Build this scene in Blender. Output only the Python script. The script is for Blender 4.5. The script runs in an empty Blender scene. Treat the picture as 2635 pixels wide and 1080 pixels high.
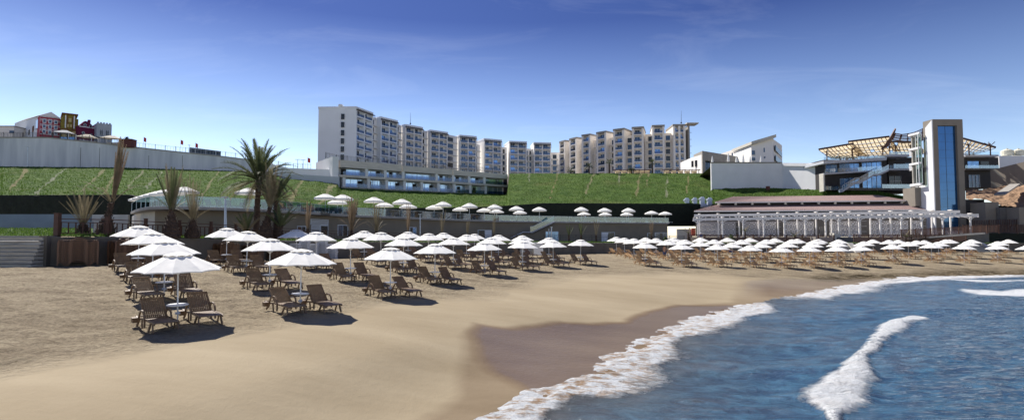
import bpy, bmesh, math, random
import numpy as np
from mathutils import Vector, noise as mnoise
R = math.radians
random.seed(7); rng = np.random.default_rng(7)
S = bpy.context.scene
col = S.collection
# ------------------------------------------------------------------ camera
H = 4.4                      # eye height over the sea
F = 1450.0; CX, CY = 1317.5, 540.0
PITCH = math.atan(69.5 / F)
cam = bpy.data.objects.new('camera', bpy.data.cameras.new('camera'))
cam.data.lens = F / 2635 * 36; cam.data.sensor_width = 36
cam.data.clip_start = 0.2; cam.data.clip_end = 20000
cam.location = (0, 0, H); cam.rotation_euler = (R(90) + PITCH, 0, 0)
col.objects.link(cam); S.camera = cam
# ------------------------------------------------------------------ world and sun
SUN_TO = Vector((-0.66, 0.75, 0.0)).normalized(); SUN_EL = R(46)
sun_dir = Vector((SUN_TO.x * math.cos(SUN_EL), SUN_TO.y * math.cos(SUN_EL), math.sin(SUN_EL)))
W = bpy.data.worlds.new('World'); S.world = W; W.use_nodes = True
nt = W.node_tree; nt.nodes.clear()
def wn(t, **k):
    n = nt.nodes.new(t)
    for a, b in k.items(): setattr(n, a, b)
    return n
sky = wn('ShaderNodeTexSky', sky_type='NISHITA', sun_disc=False)
sky.sun_elevation = SUN_EL; sky.sun_rotation = math.atan2(sun_dir.x, sun_dir.y)
sky.air_density = 1.0; sky.dust_density = 0.2; sky.ozone_density = 1.6; sky.altitude = 0
tint = wn('ShaderNodeMix', data_type='RGBA', blend_type='MULTIPLY'); tint.inputs[0].default_value = 1.0
tc = wn('ShaderNodeTexCoord')
sep = wn('ShaderNodeSeparateXYZ'); nt.links.new(tc.outputs['Generated'], sep.inputs[0])
elev = wn('ShaderNodeMapRange'); nt.links.new(sep.outputs['Z'], elev.inputs[0])
elev.inputs[1].default_value = 0.06; elev.inputs[2].default_value = 0.36
tr = wn('ShaderNodeValToRGB')
tr.color_ramp.elements[0].color = (0.90, 0.89, 0.97, 1); tr.color_ramp.elements[1].color = (0.175, 0.205, 0.375, 1)
nt.links.new(elev.outputs[0], tr.inputs[0])
nt.links.new(sky.outputs[0], tint.inputs[6]); nt.links.new(tr.outputs[0], tint.inputs[7])
# thin high cloud
div = wn('ShaderNodeVectorMath', operation='DIVIDE')
cz = wn('ShaderNodeCombineXYZ'); zadd = wn('ShaderNodeMath', operation='ADD'); zadd.inputs[1].default_value = 0.12
nt.links.new(sep.outputs['Z'], zadd.inputs[0])
for i in range(3): nt.links.new(zadd.outputs[0], cz.inputs[i])
nt.links.new(tc.outputs['Generated'], div.inputs[0]); nt.links.new(cz.outputs[0], div.inputs[1])
mp = wn('ShaderNodeMapping'); mp.inputs['Rotation'].default_value = (0, 0, R(28)); mp.inputs['Scale'].default_value = (0.9, 2.3, 1)
nt.links.new(div.outputs[0], mp.inputs[0])
cn = wn('ShaderNodeTexNoise'); cn.inputs['Scale'].default_value = 1.1; cn.inputs['Detail'].default_value = 9; cn.inputs['Roughness'].default_value = 0.62; cn.inputs['Distortion'].default_value = 0.9
nt.links.new(mp.outputs[0], cn.inputs['Vector'])
cr = wn('ShaderNodeMapRange'); cr.inputs[1].default_value = 0.50; cr.inputs[2].default_value = 0.85; cr.inputs[3].default_value = 0; cr.inputs[4].default_value = 0.07
nt.links.new(cn.outputs[0], cr.inputs[0])
cmix = wn('ShaderNodeMix', data_type='RGBA'); cmix.inputs[7].default_value = (8.0, 8.4, 9.2, 1)
nt.links.new(cr.outputs[0], cmix.inputs[0]); nt.links.new(tint.outputs[2], cmix.inputs[6])
bg = wn('ShaderNodeBackground'); bg.inputs[1].default_value = 0.112
nt.links.new(cmix.outputs[2], bg.inputs[0])
wo = wn('ShaderNodeOutputWorld'); nt.links.new(bg.outputs[0], wo.inputs[0])
sun = bpy.data.objects.new('sun', bpy.data.lights.new('sun', 'SUN'))
sun.data.energy = 4.3; sun.data.angle = R(0.5); sun.data.color = (1.0, 0.95, 0.87)
sun.rotation_euler = (-sun_dir).to_track_quat('-Z', 'Y').to_euler(); col.objects.link(sun)
S.view_settings.view_transform = 'Standard'; S.view_settings.look = 'None'
S.view_settings.exposure = 0.82; S.view_settings.gamma = 1.0
S.cycles.max_bounces = 6; S.cycles.transparent_max_bounces = 12

# ------------------------------------------------------------------ helpers
def ray(px, py):
    a = (px - CX) / F; b = (CY - py) / F
    return Vector((a, math.cos(PITCH) - b * math.sin(PITCH), math.sin(PITCH) + b * math.cos(PITCH)))
def P(px, py, Y):
    r = ray(px, py); return Vector((0, 0, H)) + r * (Y / r.y)
def PZ(px, py, z):
    r = ray(px, py); return Vector((0, 0, H)) + r * ((z - H) / r.z)
def XY(px, Y):                      # plan position of a picture column at depth Y
    return ((px - CX) / F * Y, Y)
def V(px, Y, zr): x, y = XY(px, Y); return Vector((x, y, H + zr))

def tag(o, label=None, cat=None, group=None, kind=None):
    if label: o['label'] = label
    if cat: o['category'] = cat
    if group: o['group'] = group
    if kind: o['kind'] = kind
    return o
ORG = {}
def empty(name, loc, label, cat, group=None, rz=0):
    o = bpy.data.objects.new(name, None); o.location = loc; o.rotation_euler = (0, 0, rz); o.empty_display_size = .2
    col.objects.link(o); ORG[o.name] = Vector(loc)
    return tag(o, label, cat, group)
def local(name, label, cat, group=None):
    """an Empty whose children are modelled in its own coordinates"""
    o = empty(name, (0, 0, 0), label, cat, group); return o

class MB:
    def __init__(s): s.v = []; s.f = []
    def add(s, vs, fs):
        n = len(s.v); s.v += [tuple(p) for p in vs]; s.f += [tuple(i + n for i in f) for f in fs]; return s
    def hexa(s, b, t):               # 4 bottom, 4 top corners (ccw)
        return s.add(list(b) + list(t), [(3, 2, 1, 0), (4, 5, 6, 7), (0, 1, 5, 4), (1, 2, 6, 5), (2, 3, 7, 6), (3, 0, 4, 7)])
    def box(s, c, d, rz=0):
        cx, cy, cz = c; x, y, z = d[0] / 2, d[1] / 2, d[2] / 2; ca, sa = math.cos(rz), math.sin(rz)
        q = [(cx + a * ca - b * sa, cy + a * sa + b * ca) for a, b in ((-x, -y), (x, -y), (x, y), (-x, y))]
        return s.hexa([(p[0], p[1], cz - z) for p in q], [(p[0], p[1], cz + z) for p in q])
    def bar(s, p, q, w, h=None, up=None):
        """rectangular bar from p to q, w across, h along up"""
        p, q = Vector(p), Vector(q); h = w if h is None else h; d = (q - p)
        if d.length < 1e-6: return s
        d.normalize(); u = Vector(up) if up else (Vector((0, 0, 1)) if abs(d.z) < .95 else Vector((0, 1, 0)))
        r = d.cross(u).normalized(); u = r.cross(d).normalized()
        c = [r * (-w / 2) + u * (-h / 2), r * (w / 2) + u * (-h / 2), r * (w / 2) + u * (h / 2), r * (-w / 2) + u * (h / 2)]
        return s.add([p + k for k in c] + [q + k for k in c], [(0, 1, 2, 3), (7, 6, 5, 4), (4, 5, 1, 0), (5, 6, 2, 1), (6, 7, 3, 2), (7, 4, 0, 3)])
    def wall(s, p, q, z0, z1, t, z0b=None, z1b=None):
        """upright wall along plan line p-q; may change height"""
        p, q = Vector((p[0], p[1], 0)), Vector((q[0], q[1], 0)); z0b = z0 if z0b is None else z0b; z1b = z1 if z1b is None else z1b
        d = (q - p).normalized(); n = Vector((-d.y, d.x, 0)) * t
        a, b, c, e = p, q, q + n, p + n
        return s.hexa([(a.x, a.y, z0), (b.x, b.y, z0b), (c.x, c.y, z0b), (e.x, e.y, z0)], [(a.x, a.y, z1), (b.x, b.y, z1b), (c.x, c.y, z1b), (e.x, e.y, z1)])
    def tube(s, pts, rad, n=8, cap=True):
        pts = [Vector(p) for p in pts]; m = len(pts); rad = [rad] * m if not hasattr(rad, '__len__') else rad
        vs = []; prev = None
        for i, p in enumerate(pts):
            d = (pts[min(i + 1, m - 1)] - pts[max(i - 1, 0)]).normalized()
            if prev is None: u = d.orthogonal().normalized()
            else: u = (prev - d * prev.dot(d)).normalized()
            prev = u; w = d.cross(u)
            vs += [p + (u * math.cos(2 * math.pi * k / n) + w * math.sin(2 * math.pi * k / n)) * rad[i] for k in range(n)]
        fs = [(i * n + k, i * n + (k + 1) % n, (i + 1) * n + (k + 1) % n, (i + 1) * n + k) for i in range(m - 1) for k in range(n)]
        if cap: fs += [tuple(range(n - 1, -1, -1)), tuple((m - 1) * n + k for k in range(n))]
        return s.add(vs, fs)
    def lathe(s, prof, n=12, c=(0, 0, 0)):
        vs = [(c[0] + r * math.cos(2 * math.pi * k / n), c[1] + r * math.sin(2 * math.pi * k / n), c[2] + z) for r, z in prof for k in range(n)]
        fs = [(i * n + k, i * n + (k + 1) % n, (i + 1) * n + (k + 1) % n, (i + 1) * n + k) for i in range(len(prof) - 1) for k in range(n)]
        return s.add(vs, fs)
    def prism(s, poly, z0, z1):
        n = len(poly); return s.add([(p[0], p[1], z0) for p in poly] + [(p[0], p[1], z1) for p in poly],
            [tuple(range(n - 1, -1, -1)), tuple(range(n, 2 * n))] + [(k, (k + 1) % n, n + (k + 1) % n, n + k) for k in range(n)])
    def build(s, name, mat=None, parent=None, smooth=False):
        me = bpy.data.meshes.new(name); vs = s.v
        if parent is not None and parent.name in ORG:
            L = ORG[parent.name]; vs = [(v[0] - L.x, v[1] - L.y, v[2] - L.z) for v in vs]
        me.from_pydata(vs, [], s.f)
        if mat: me.materials.append(mat)
        if smooth: me.polygons.foreach_set('use_smooth', [True] * len(me.polygons))
        me.update(); o = bpy.data.objects.new(name, me); col.objects.link(o)
        if parent is not None:
            o.parent = parent; ORG[o.name] = ORG.get(parent.name, Vector((0, 0, 0)))
        return o
def copy_tree(o, parent=None):
    c = o.copy(); col.objects.link(c)
    if parent is not None: c.parent = parent
    for ch in o.children: copy_tree(ch, c)
    return c
ORD = ['first', 'second', 'third', 'fourth', 'fifth', 'sixth', 'seventh', 'eighth', 'ninth', 'tenth', 'eleventh', 'twelfth', 'thirteenth', 'fourteenth', 'fifteenth', 'sixteenth', 'seventeenth', 'eighteenth', 'nineteenth', 'twentieth', 'twenty-first', 'twenty-second', 'twenty-third', 'twenty-fourth', 'twenty-fifth', 'twenty-sixth', 'twenty-seventh', 'twenty-eighth', 'twenty-ninth', 'thirtieth']

# ------------------------------------------------------------------ materials
M = {}
def mat(name, c, rough=.7, var=.0, scale=3.0, metal=0.0, spec=.5, bump=0.0, c2=None, detail=4, stretch=None, bscale=None):
    m = bpy.data.materials.new(name); m.use_nodes = True; t = m.node_tree; b = t.nodes['Principled BSDF']
    b.inputs['Roughness'].default_value = rough; b.inputs['Metallic'].default_value = metal; b.inputs['Specular IOR Level'].default_value = spec
    c = tuple(c) + (1,)
    if var or c2:
        tcn = t.nodes.new('ShaderNodeTexCoord'); n = t.nodes.new('ShaderNodeTexNoise'); n.inputs['Scale'].default_value = scale; n.inputs['Detail'].default_value = detail
        mpn = t.nodes.new('ShaderNodeMapping'); t.links.new(tcn.outputs['Object'], mpn.inputs[0]); t.links.new(mpn.outputs[0], n.inputs['Vector'])
        if stretch: mpn.inputs['Scale'].default_value = stretch
        r = t.nodes.new('ShaderNodeValToRGB'); r.color_ramp.elements[0].position = .3; r.color_ramp.elements[1].position = .72
        lo = tuple(x * (1 - var) for x in c[:3]) + (1,) if not c2 else c; hi = tuple(min(1, x * (1 + var)) for x in c[:3]) + (1,) if not c2 else tuple(c2) + (1,)
        r.color_ramp.elements[0].color = lo; r.color_ramp.elements[1].color = hi
        t.links.new(n.outputs[0], r.inputs[0]); t.links.new(r.outputs[0], b.inputs['Base Color'])
        if bump:
            n2 = t.nodes.new('ShaderNodeTexNoise'); n2.inputs['Scale'].default_value = bscale or scale * 4; n2.inputs['Detail'].default_value = 5
            t.links.new(mpn.outputs[0], n2.inputs['Vector'])
            bp = t.nodes.new('ShaderNodeBump'); bp.inputs['Distance'].default_value = bump; t.links.new(n2.outputs[0], bp.inputs['Height']); t.links.new(bp.outputs[0], b.inputs['Normal'])
    else: b.inputs['Base Color'].default_value = c
    M[name] = m; return m
def glass(name, tint, gloss=.25, grough=.05, gcol=(1, 1, 1)):
    m = bpy.data.materials.new(name); m.use_nodes = True; t = m.node_tree; t.nodes.clear()
    a = t.nodes.new('ShaderNodeBsdfTransparent'); a.inputs[0].default_value = tuple(tint) + (1,)
    g = t.nodes.new('ShaderNodeBsdfGlossy'); g.inputs['Roughness'].default_value = grough; g.inputs['Color'].default_value = tuple(gcol) + (1,)
    x = t.nodes.new('ShaderNodeMixShader'); x.inputs[0].default_value = gloss
    o = t.nodes.new('ShaderNodeOutputMaterial'); t.links.new(a.outputs[0], x.inputs[1]); t.links.new(g.outputs[0], x.inputs[2]); t.links.new(x.outputs[0], o.inputs[0])
    M[name] = m; return m
def cloth(name, c, tr=.35, var=.04):
    m = mat(name, c, .85, var, 6, spec=.15); t = m.node_tree; b = t.nodes['Principled BSDF']; o = t.nodes['Material Output']
    x = t.nodes.new('ShaderNodeMixShader'); x.inputs[0].default_value = tr; q = t.nodes.new('ShaderNodeBsdfTranslucent'); q.inputs[0].default_value = tuple(c) + (1,)
    t.links.new(b.outputs[0], x.inputs[1]); t.links.new(q.outputs[0], x.inputs[2]); t.links.new(x.outputs[0], o.inputs[0]); return m
cloth('canvas', (.94, .93, .89), .12); cloth('canvas_vent', (.66, .65, .58), .2); cloth('shell', (.80, .68, .48), .5, .12); cloth('awning', (.75, .70, .58), .2)
mat('white_metal', (.74, .76, .78), .35); mat('white_resin', (.70, .72, .76), .4, .05, 8)
mat('resin', (.175, .11, .065), .5, .22, 5); mat('resin_sunlit', (.50, .31, .15), .5, .2, 5)  # far loungers: brown resin with the sunlight on it put into a lighter colour
mat('resin_stack', (.17, .085, .045), .5, .25, 4)
mat('render_white', (.76, .76, .77), .85, .05, .35, bump=.01); mat('render_grey', (.50, .52, .56), .85, .07, .25)
mat('wall_long', (.50, .52, .56), .85, c2=(.74, .75, .77), scale=.5, stretch=(1, 1, .12), detail=5)
mat('render_taupe', (.22, .185, .14), .85, .10, .5, bump=.01); mat('retaining', (.135, .118, .098), .9, .18, .8, bump=.02)
mat('hotel_white', (.84, .82, .79), .8, .05, .12); mat('hotel_cool', (.76, .79, .82), .8, .05, .12); mat('hotel_sand', (.90, .84, .76), .8, .05, .12); mat('hotel_dark', (.13, .11, .11), .8)
mat('window', (.025, .055, .11), .12, .5, 1.2, spec=.9, metal=.2); mat('window_dark', (.012, .014, .018), .2, spec=.6)
mat('window_pale', (.15, .28, .50), .12, .35, .9, spec=.9, metal=.55)
mat('frame_white', (.7, .72, .75), .5); mat('stone_band', (.60, .55, .49), .85, .16, 1.2, stretch=(.3, .3, 4))
mat('concrete', (.33, .31, .28), .9, .15, 1.5, bump=.02); mat('concrete_dark', (.15, .14, .13), .9, .15, 1.5); mat('pale_wall', (.55, .52, .46), .9, .1, 1.)
mat('step_wood', (.42, .40, .36), .9, .3, 2.2, stretch=(.4, .4, 3), bump=.01); mat('brown_wood', (.075, .032, .02), .6, .25, 4); mat('dark_metal', (.03, .03, .032), .5); mat('pergola_wood', (.11, .04, .028), .6, .2, 4)
mat('hedge', (.008, .013, .006), .9, .5, 2.5, bump=.1); mat('blue_wall', (.20, .26, .30), .85, .1, .5)
mat('black_facade', (.035, .03, .03), .7, .15, .6); mat('tower_taupe', (.235, .205, .17), .85, .08, .5)
mat('roof_tile', (.31, .215, .20), .8, .22, 3, bump=.02); mat('pergola_white', (.84, .80, .76), .5, .05, 4)
mat('rock', (.27, .17, .105), .95, .45, 1.6, bump=.15, bscale=3); mat('paving', (.12, .105, .09), .9, .12, 1.)
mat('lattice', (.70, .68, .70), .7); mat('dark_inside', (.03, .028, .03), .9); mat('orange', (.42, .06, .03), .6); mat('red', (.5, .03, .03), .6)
mat('steel', (.45, .47, .5), .35, metal=.8); mat('tank', (.62, .60, .48), .6); mat('skin', (.45, .26, .18), .6); mat('skin_dark', (.25, .13, .09), .6)
mat('cloth_white', (.75, .75, .78), .9); mat('cloth_blue', (.05, .08, .2), .9); mat('hair', (.02, .015, .012), .6); mat('cloth_red', (.35, .07, .06), .9)
mat('facade_red', (.38, .035, .06), .8, .12, 1.); mat('facade_purple', (.13, .006, .045), .8, .1, 1.); mat('facade_mustard', (.22, .17, .02), .8, .25, .6); mat('facade_brown', (.17, .07, .025), .8); mat('facade_cream', (.5, .40, .19), .8); mat('facade_grey', (.33, .37, .42), .8, .1, 1.)
mat('roof_grey', (.22, .24, .28), .8); mat('bale', (.55, .56, .60), .85, .12, 3, bump=.03); mat('cushion', (.05, .07, .10), .9); mat('brick_red', (.12, .035, .03), .8)
glass('rail_glass', (.50, .66, .74), .10); glass('balcony_glass', (.46, .54, .68), .07, .12, (.85, .9, 1)); glass('rail_clear', (.80, .88, .92), .16); glass('tower_box_glass', (.62, .74, .70), .18)
mat('tower_glass', (.035, .13, .30), .1, .12, .25, spec=.9, metal=.5); mat('podium_glass', (.48, .60, .80), .15, .4, .35, spec=.9, metal=.6, stretch=(1.6, 1.6, .15))
mat('palm_trunk', (.085, .055, .04), .95, .4, 9, bump=.05); mat('tank_grey', (.5, .55, .65), .4, metal=.3)
def leaf(name, c, c2):
    m = mat(name, c, .7, c2=c2, scale=2.2, spec=.3); t = m.node_tree; b = t.nodes['Principled BSDF']; o = t.nodes['Material Output']
    x = t.nodes.new('ShaderNodeMixShader'); x.inputs[0].default_value = .25; q = t.nodes.new('ShaderNodeBsdfTranslucent'); q.inputs[0].default_value = tuple(c2) + (1,)
    t.links.new(b.outputs[0], x.inputs[1]); t.links.new(q.outputs[0], x.inputs[2]); t.links.new(x.outputs[0], o.inputs[0]); return m
leaf('frond_green', (.035, .055, .022), (.12, .14, .065)); leaf('frond_dry', (.13, .11, .065), (.28, .235, .15)); leaf('frond_brown', (.16, .115, .075), (.28, .21, .14)); leaf('shrub', (.02, .05, .01), (.09, .13, .03)); leaf('blade', (.045, .11, .016), (.12, .20, .035))
# ------------------------------------------------------------------ parasol positions on the sand: picture column, picture row of the tip, depth
A1 = [(464,648,19.3),(776,640,22.6),(1006,636,28.6),(1120,626.5,35.4),(1248,622.6,43),(1344.6,619.6,48.6),(1423.5,619,53.5),(1493,616,57)]
A2 = [(427.6,617,24),(697,613,27.8),(904,610.7,33),(1039,609.7,39.4),(1167,610.3,45.5),(1265,610.3,50.5),(1343,612,56),(1412,611,60)]
A3 = [(396,597,27.8),(636,594,33.6),(814.5,596,37.4),(981.5,597,43),(1103.5,600,48.6),(1200.7,603,53.6),(1282.5,604,58.6),(1344.6,605.4,63.5)]
A4 = [(358,580,31.2),(585,586,37.5),(763.5,590,42),(938.3,593.3,48),(1051,595.8,54),(1142,598.4,60),(1220.4,601.3,65)]
def seq(ps, Ys):
    xs = [p[0] for p in ps]; return [(p[0], p[1], float(np.interp(p[0], *zip(*Ys)))) for p in ps]
B1 = seq([(1659,623),(1752.5,626.4),(1845.5,628),(1929,630.3),(2009,634.3),(2080.5,633),(2152,632.6),(2214,631.5),(2295,628),(2394,625.8),(2477.4,629),(2563,629),(2641,631)], [(1659,60),(2010,65.5),(2290,72),(2640,80)])
B2 = seq([(1631,613.3),(1718.4,616.7),(1801,621),(1881.8,624),(1958,625),(2024.8,623.5),(2090.5,624),(2153,622.4),(2222.5,620.7),(2335.6,622),(2413,622),(2490,622),(2566.6,620.7)], [(1631,66.5),(2020,73),(2290,79.5),(2566,87)])
B3 = seq([(1607,611.6),(1687,612.7),(1761.4,616),(1837.5,616),(1907,616.7),(1971.4,616),(2038.4,615.6),(2098,616.7),(2157.7,616),(2287,617),(2356.6,618.4),(2432.5,616),(2499.5,616),(2592.7,616)], [(1607,73),(2030,81),(2290,88),(2592,96)])
B4 = seq([(1585.5,609.3),(1661.6,611),(1733,611.6),(1802.8,611),(1871.6,611.6),(1929,612),(1993,612.7),(2051,614.4),(2105.5,615),(2244.7,616),(2310,616.7),(2376.5,618),(2442.7,616)], [(1585,79.5),(2050,89),(2300,96),(2442,101)])
# retaining wall behind the beach: column, depth, top and foot relative to the eye
WALL = [(-260,33.5,.02,-1.75),(130,34,.02,-1.75),(300,36,.0,-1.8),(560,43,-.15,-1.95),(880,57,-.5,-2.28),(1200,74,-.74,-2.48),(1500,86,-.9,-2.64),(1900,98,-1.08,-2.72),(2300,107,-1.2,-2.93),(2640,115,-1.24,-2.95),(3000,124,-1.24,-2.95)]
wx, wY, wt, wb = map(np.array, zip(*WALL))
def wall_at(px): return float(np.interp(px, wx, wY)), float(np.interp(px, wx, wt)), float(np.interp(px, wx, wb))
# waterline (z = 0)
shore_px = [(1300,1080),(1352,1045),(1420,1008),(1480,1000),(1545,962),(1620,905),(1700,864),(1790,824),(1870,797),(1975,779),(2010,770),(2090,757),(2150,743),(2220,729),(2300,718),(2400,712),(2520,710.5),(2640,708)]
shore = [(-16, -14), (-9, -3), (-5.2, 4), (-2.6, 9)] + [tuple(PZ(x, y, 0).xy) for x, y in shore_px] + [(110, 74), (190, 92), (400, 120)]
shore = np.array(shore)
def seg_dist(X, Yy, pl, closed_side=True):
    """signed distance to a polyline; positive on its right-hand side"""
    best = np.full(X.shape, 1e9); sgn = np.ones(X.shape)
    for i in range(len(pl) - 1):
        ax, ay = pl[i]; bx, by = pl[i + 1]; dx, dy = bx - ax, by - ay; L = dx * dx + dy * dy
        t = np.clip(((X - ax) * dx + (Yy - ay) * dy) / L, 0, 1); qx, qy = X - ax - t * dx, Yy - ay - t * dy
        d = qx * qx + qy * qy; cr = dx * (Yy - ay) - dy * (X - ax)
        m = d < best; best = np.where(m, d, best); sgn = np.where(m, np.where(cr < 0, 1.0, -1.0), sgn)
    return np.sqrt(best) * sgn
ctrl = []
for p in A1 + A2 + A3 + A4 + B1 + B2 + B3 + B4:
    q = P(*p); ctrl.append((q.x, q.y, q.z - 2.4))
for px in np.arange(-260, 3000, 110):
    y, t_, b_ = wall_at(px); x, _ = XY(px, y); ctrl.append((x, y, H + b_)); ctrl.append((x * 1.08, y * 1.08, H + b_))
for px, py, z in [(1160,1080,.16),(1100,1000,.36),(1240,950,.22),(1450,870,.22),(1700,795,.2),(900,1080,.42),(700,1080,.62),(300,1080,.92),(0,1080,1.1),(0,900,1.2),(1000,900,.95),(-300,1000,1.15),(1900,740,.3),(2170,700,.42),(2400,695,.5),(2620,692,.5),(1600,740,.85),(1300,800,.95)]:
    q = PZ(px, py, z); ctrl.append((q.x, q.y, z))
for q in shore[3:-1]: ctrl.append((q[0], q[1], 0.0))
ctrl += [(-8, -3, .1), (-14, 3, .7), (-30, 5, 1.2), (-45, 20, 1.6)]
ctrl = np.array(ctrl)
def K(r): return np.where(r > 1e-9, r * r * np.log(np.maximum(r, 1e-9)), 0)
_n = len(ctrl); _s = 40.0
cxy = ctrl[:, :2] / _s
_A = K(np.linalg.norm(cxy[:, None] - cxy[None], axis=2)) + np.eye(_n) * 0.004
_P = np.hstack([np.ones((_n, 1)), cxy]); _M = np.block([[_A, _P], [_P.T, np.zeros((3, 3))]])
_w = np.linalg.solve(_M, np.concatenate([ctrl[:, 2], np.zeros(3)]))
def tps(X, Yy):
    X = np.atleast_1d(np.asarray(X, float)); Yy = np.atleast_1d(np.asarray(Yy, float)); out = np.zeros(X.size); xs, ys = X.ravel() / _s, Yy.ravel() / _s
    for a in range(0, xs.size, 20000):
        q = np.stack([xs[a:a + 20000], ys[a:a + 20000]], 1); r = np.sqrt(((q[:, None] - cxy[None]) ** 2).sum(2))
        out[a:a + 20000] = K(r) @ _w[:_n] + _w[_n] + q @ _w[_n + 1:]
    return out.reshape(X.shape)
def ground(X, Yy):
    X = np.atleast_1d(np.asarray(X, float)); Yy = np.atleast_1d(np.asarray(Yy, float))
    d = seg_dist(X, Yy, shore); z = tps(X, Yy)
    w = np.clip((np.abs(d) - .5) / 5.0, 0, 1); w = w * w * (3 - 2 * w); w = np.where(d > 0, 0, w)
    near = np.where(d > 0, -0.07 * d - .22 * np.clip(d - .8, 0, None), -0.055 * d)
    z = near * (1 - w) + np.maximum(z, np.minimum(-d * .03, .3)) * w
    return np.maximum(z, -2.5), d
def gz(x, y): return float(ground([x], [y])[0][0])

def vnoise(X, Yy, s, seed=0, octs=4):
    """cheap smooth value noise in numpy"""
    out = np.zeros(X.shape); amp = 1.0; tot = 0
    r = np.random.default_rng(100 + seed); T = r.random((256, 256))
    for o in range(octs):
        x = X / s * 2 ** o + 17.3 * o; y = Yy / s * 2 ** o + 9.1 * o
        xi = np.floor(x).astype(int); yi = np.floor(y).astype(int); fx = x - xi; fy = y - yi; fx = fx * fx * (3 - 2 * fx); fy = fy * fy * (3 - 2 * fy)
        a = T[xi % 256, yi % 256]; b = T[(xi + 1) % 256, yi % 256]; c = T[xi % 256, (yi + 1) % 256]; d = T[(xi + 1) % 256, (yi + 1) % 256]
        out += amp * ((a * (1 - fx) + b * fx) * (1 - fy) + (c * (1 - fx) + d * fx) * fy); tot += amp; amp *= .5
    return out / tot - .5
def grid_mesh(name, X, Yy, Z, material, attrs, smooth=True, keep=None):
    n, m = X.shape; vs = np.stack([X.ravel(), Yy.ravel(), Z.ravel()], 1)
    idx = np.arange(n * m).reshape(n, m); q = np.stack([idx[:-1, :-1], idx[:-1, 1:], idx[1:, 1:], idx[1:, :-1]], 2).reshape(-1, 4)
    if keep is not None: q = q[keep[:-1, :-1].ravel() | keep[1:, 1:].ravel() | keep[:-1, 1:].ravel() | keep[1:, :-1].ravel()]
    me = bpy.data.meshes.new(name); me.vertices.add(len(vs)); me.vertices.foreach_set('co', vs.ravel())
    me.loops.add(q.size); me.loops.foreach_set('vertex_index', q.ravel().astype(np.int32)); me.polygons.add(len(q)); me.polygons.foreach_set('loop_start', np.arange(0, q.size, 4, dtype=np.int32))
    try: me.polygons.foreach_set('loop_total', np.full(len(q), 4, np.int32))
    except Exception: pass
    if smooth: me.polygons.foreach_set('use_smooth', np.ones(len(q), bool))
    me.update(calc_edges=True)
    for k, a in attrs.items():
        at = me.attributes.new(k, 'FLOAT', 'POINT'); at.data.foreach_set('value', a.ravel().astype(np.float32))
    me.materials.append(material); o = bpy.data.objects.new(name, me); col.objects.link(o); return o

# node helpers for the big surfaces
class NT:
    def __init__(s, name):
        s.m = bpy.data.materials.new(name); s.m.use_nodes = True; s.t = s.m.node_tree; s.b = s.t.nodes['Principled BSDF']; s.o = s.t.nodes['Material Output']; s.c = None
    def n(s, t, **k):
        x = s.t.nodes.new(t)
        for a, b in k.items(): setattr(x, a, b)
        return x
    def L(s, a, b): s.t.links.new(a, b)
    def attr(s, name): return s.n('ShaderNodeAttribute', attribute_name=name).outputs['Fac']
    def pos(s, scale=(1, 1, 1), rz=0):
        g = s.n('ShaderNodeNewGeometry'); mp_ = s.n('ShaderNodeMapping'); mp_.inputs['Scale'].default_value = scale; mp_.inputs['Rotation'].default_value = (0, 0, rz); s.L(g.outputs['Position'], mp_.inputs[0]); return mp_.outputs[0]
    def noise(s, vec, scale, detail=4, rough=.55, dist=0):
        x = s.n('ShaderNodeTexNoise'); x.inputs['Scale'].default_value = scale; x.inputs['Detail'].default_value = detail; x.inputs['Roughness'].default_value = rough; x.inputs['Distortion'].default_value = dist; s.L(vec, x.inputs['Vector']); return x.outputs[0]
    def rng(s, v, a, b, c=0, d=1):
        x = s.n('ShaderNodeMapRange'); s.L(v, x.inputs[0])
        for i, k in enumerate((a, b, c, d)): x.inputs[i + 1].default_value = k
        return x.outputs[0]
    def math(s, op, a, b):
        x = s.n('ShaderNodeMath', operation=op)
        for i, k in enumerate((a, b)):
            if isinstance(k, (int, float)): x.inputs[i].default_value = k
            else: s.L(k, x.inputs[i])
        return x.outputs[0]
    def mix(s, f, a, b):
        x = s.n('ShaderNodeMix', data_type='RGBA')
        if isinstance(f, (int, float)): x.inputs[0].default_value = f
        else: s.L(f, x.inputs[0])
        for i, k in ((6, a), (7, b)):
            if isinstance(k, tuple): x.inputs[i].default_value = k + (1,)
            else: s.L(k, x.inputs[i])
        return x.outputs[2]
    def bump(s, hgt, dist, strength=1.0, prev=None):
        x = s.n('ShaderNodeBump'); x.inputs['Distance'].default_value = dist; x.inputs['Strength'].default_value = strength; s.L(hgt, x.inputs['Height'])
        if prev is not None: s.L(prev, x.inputs['Normal'])
        return x.outputs[0]

# ---- sand
k = NT('sand'); p1 = k.pos(); p2 = k.pos((.35, 1, 1), R(-18))
wet = k.attr('wet'); film = k.attr('film'); loose = k.attr('loose'); weed = k.attr('weed')
big = k.noise(p2, .35, 5, .6); mid = k.math('ADD', k.math('MULTIPLY', k.noise(p2, 1.1, 6, .65), .45), k.math('MULTIPLY', k.noise(p1, 7.5, 5, .7), .55)); fine = k.noise(p1, 28, 5, .7)
dry = k.mix(k.rng(big, .3, .7), (.274, .220, .142), (.364, .302, .206))
loosec = k.mix(k.rng(mid, .41, .60), (.215, .168, .108), (.470, .390, .268))
c_ = k.mix(loose, dry, loosec)
c_ = k.mix(k.math('MULTIPLY', k.rng(fine, .45, .75), k.math('MULTIPLY', loose, .35)), c_, (.46, .39, .30))
wetc = k.mix(k.rng(big, .35, .65), (.125, .084, .050), (.180, .128, .080))
c_ = k.mix(wet, c_, wetc)
weedn = k.rng(k.noise(k.pos((.6, 1.6, 1)), 1.1, 7, .75), .40, .54)
c_ = k.mix(k.math('MULTIPLY', weed, weedn), c_, (.065, .048, .024))
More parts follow.
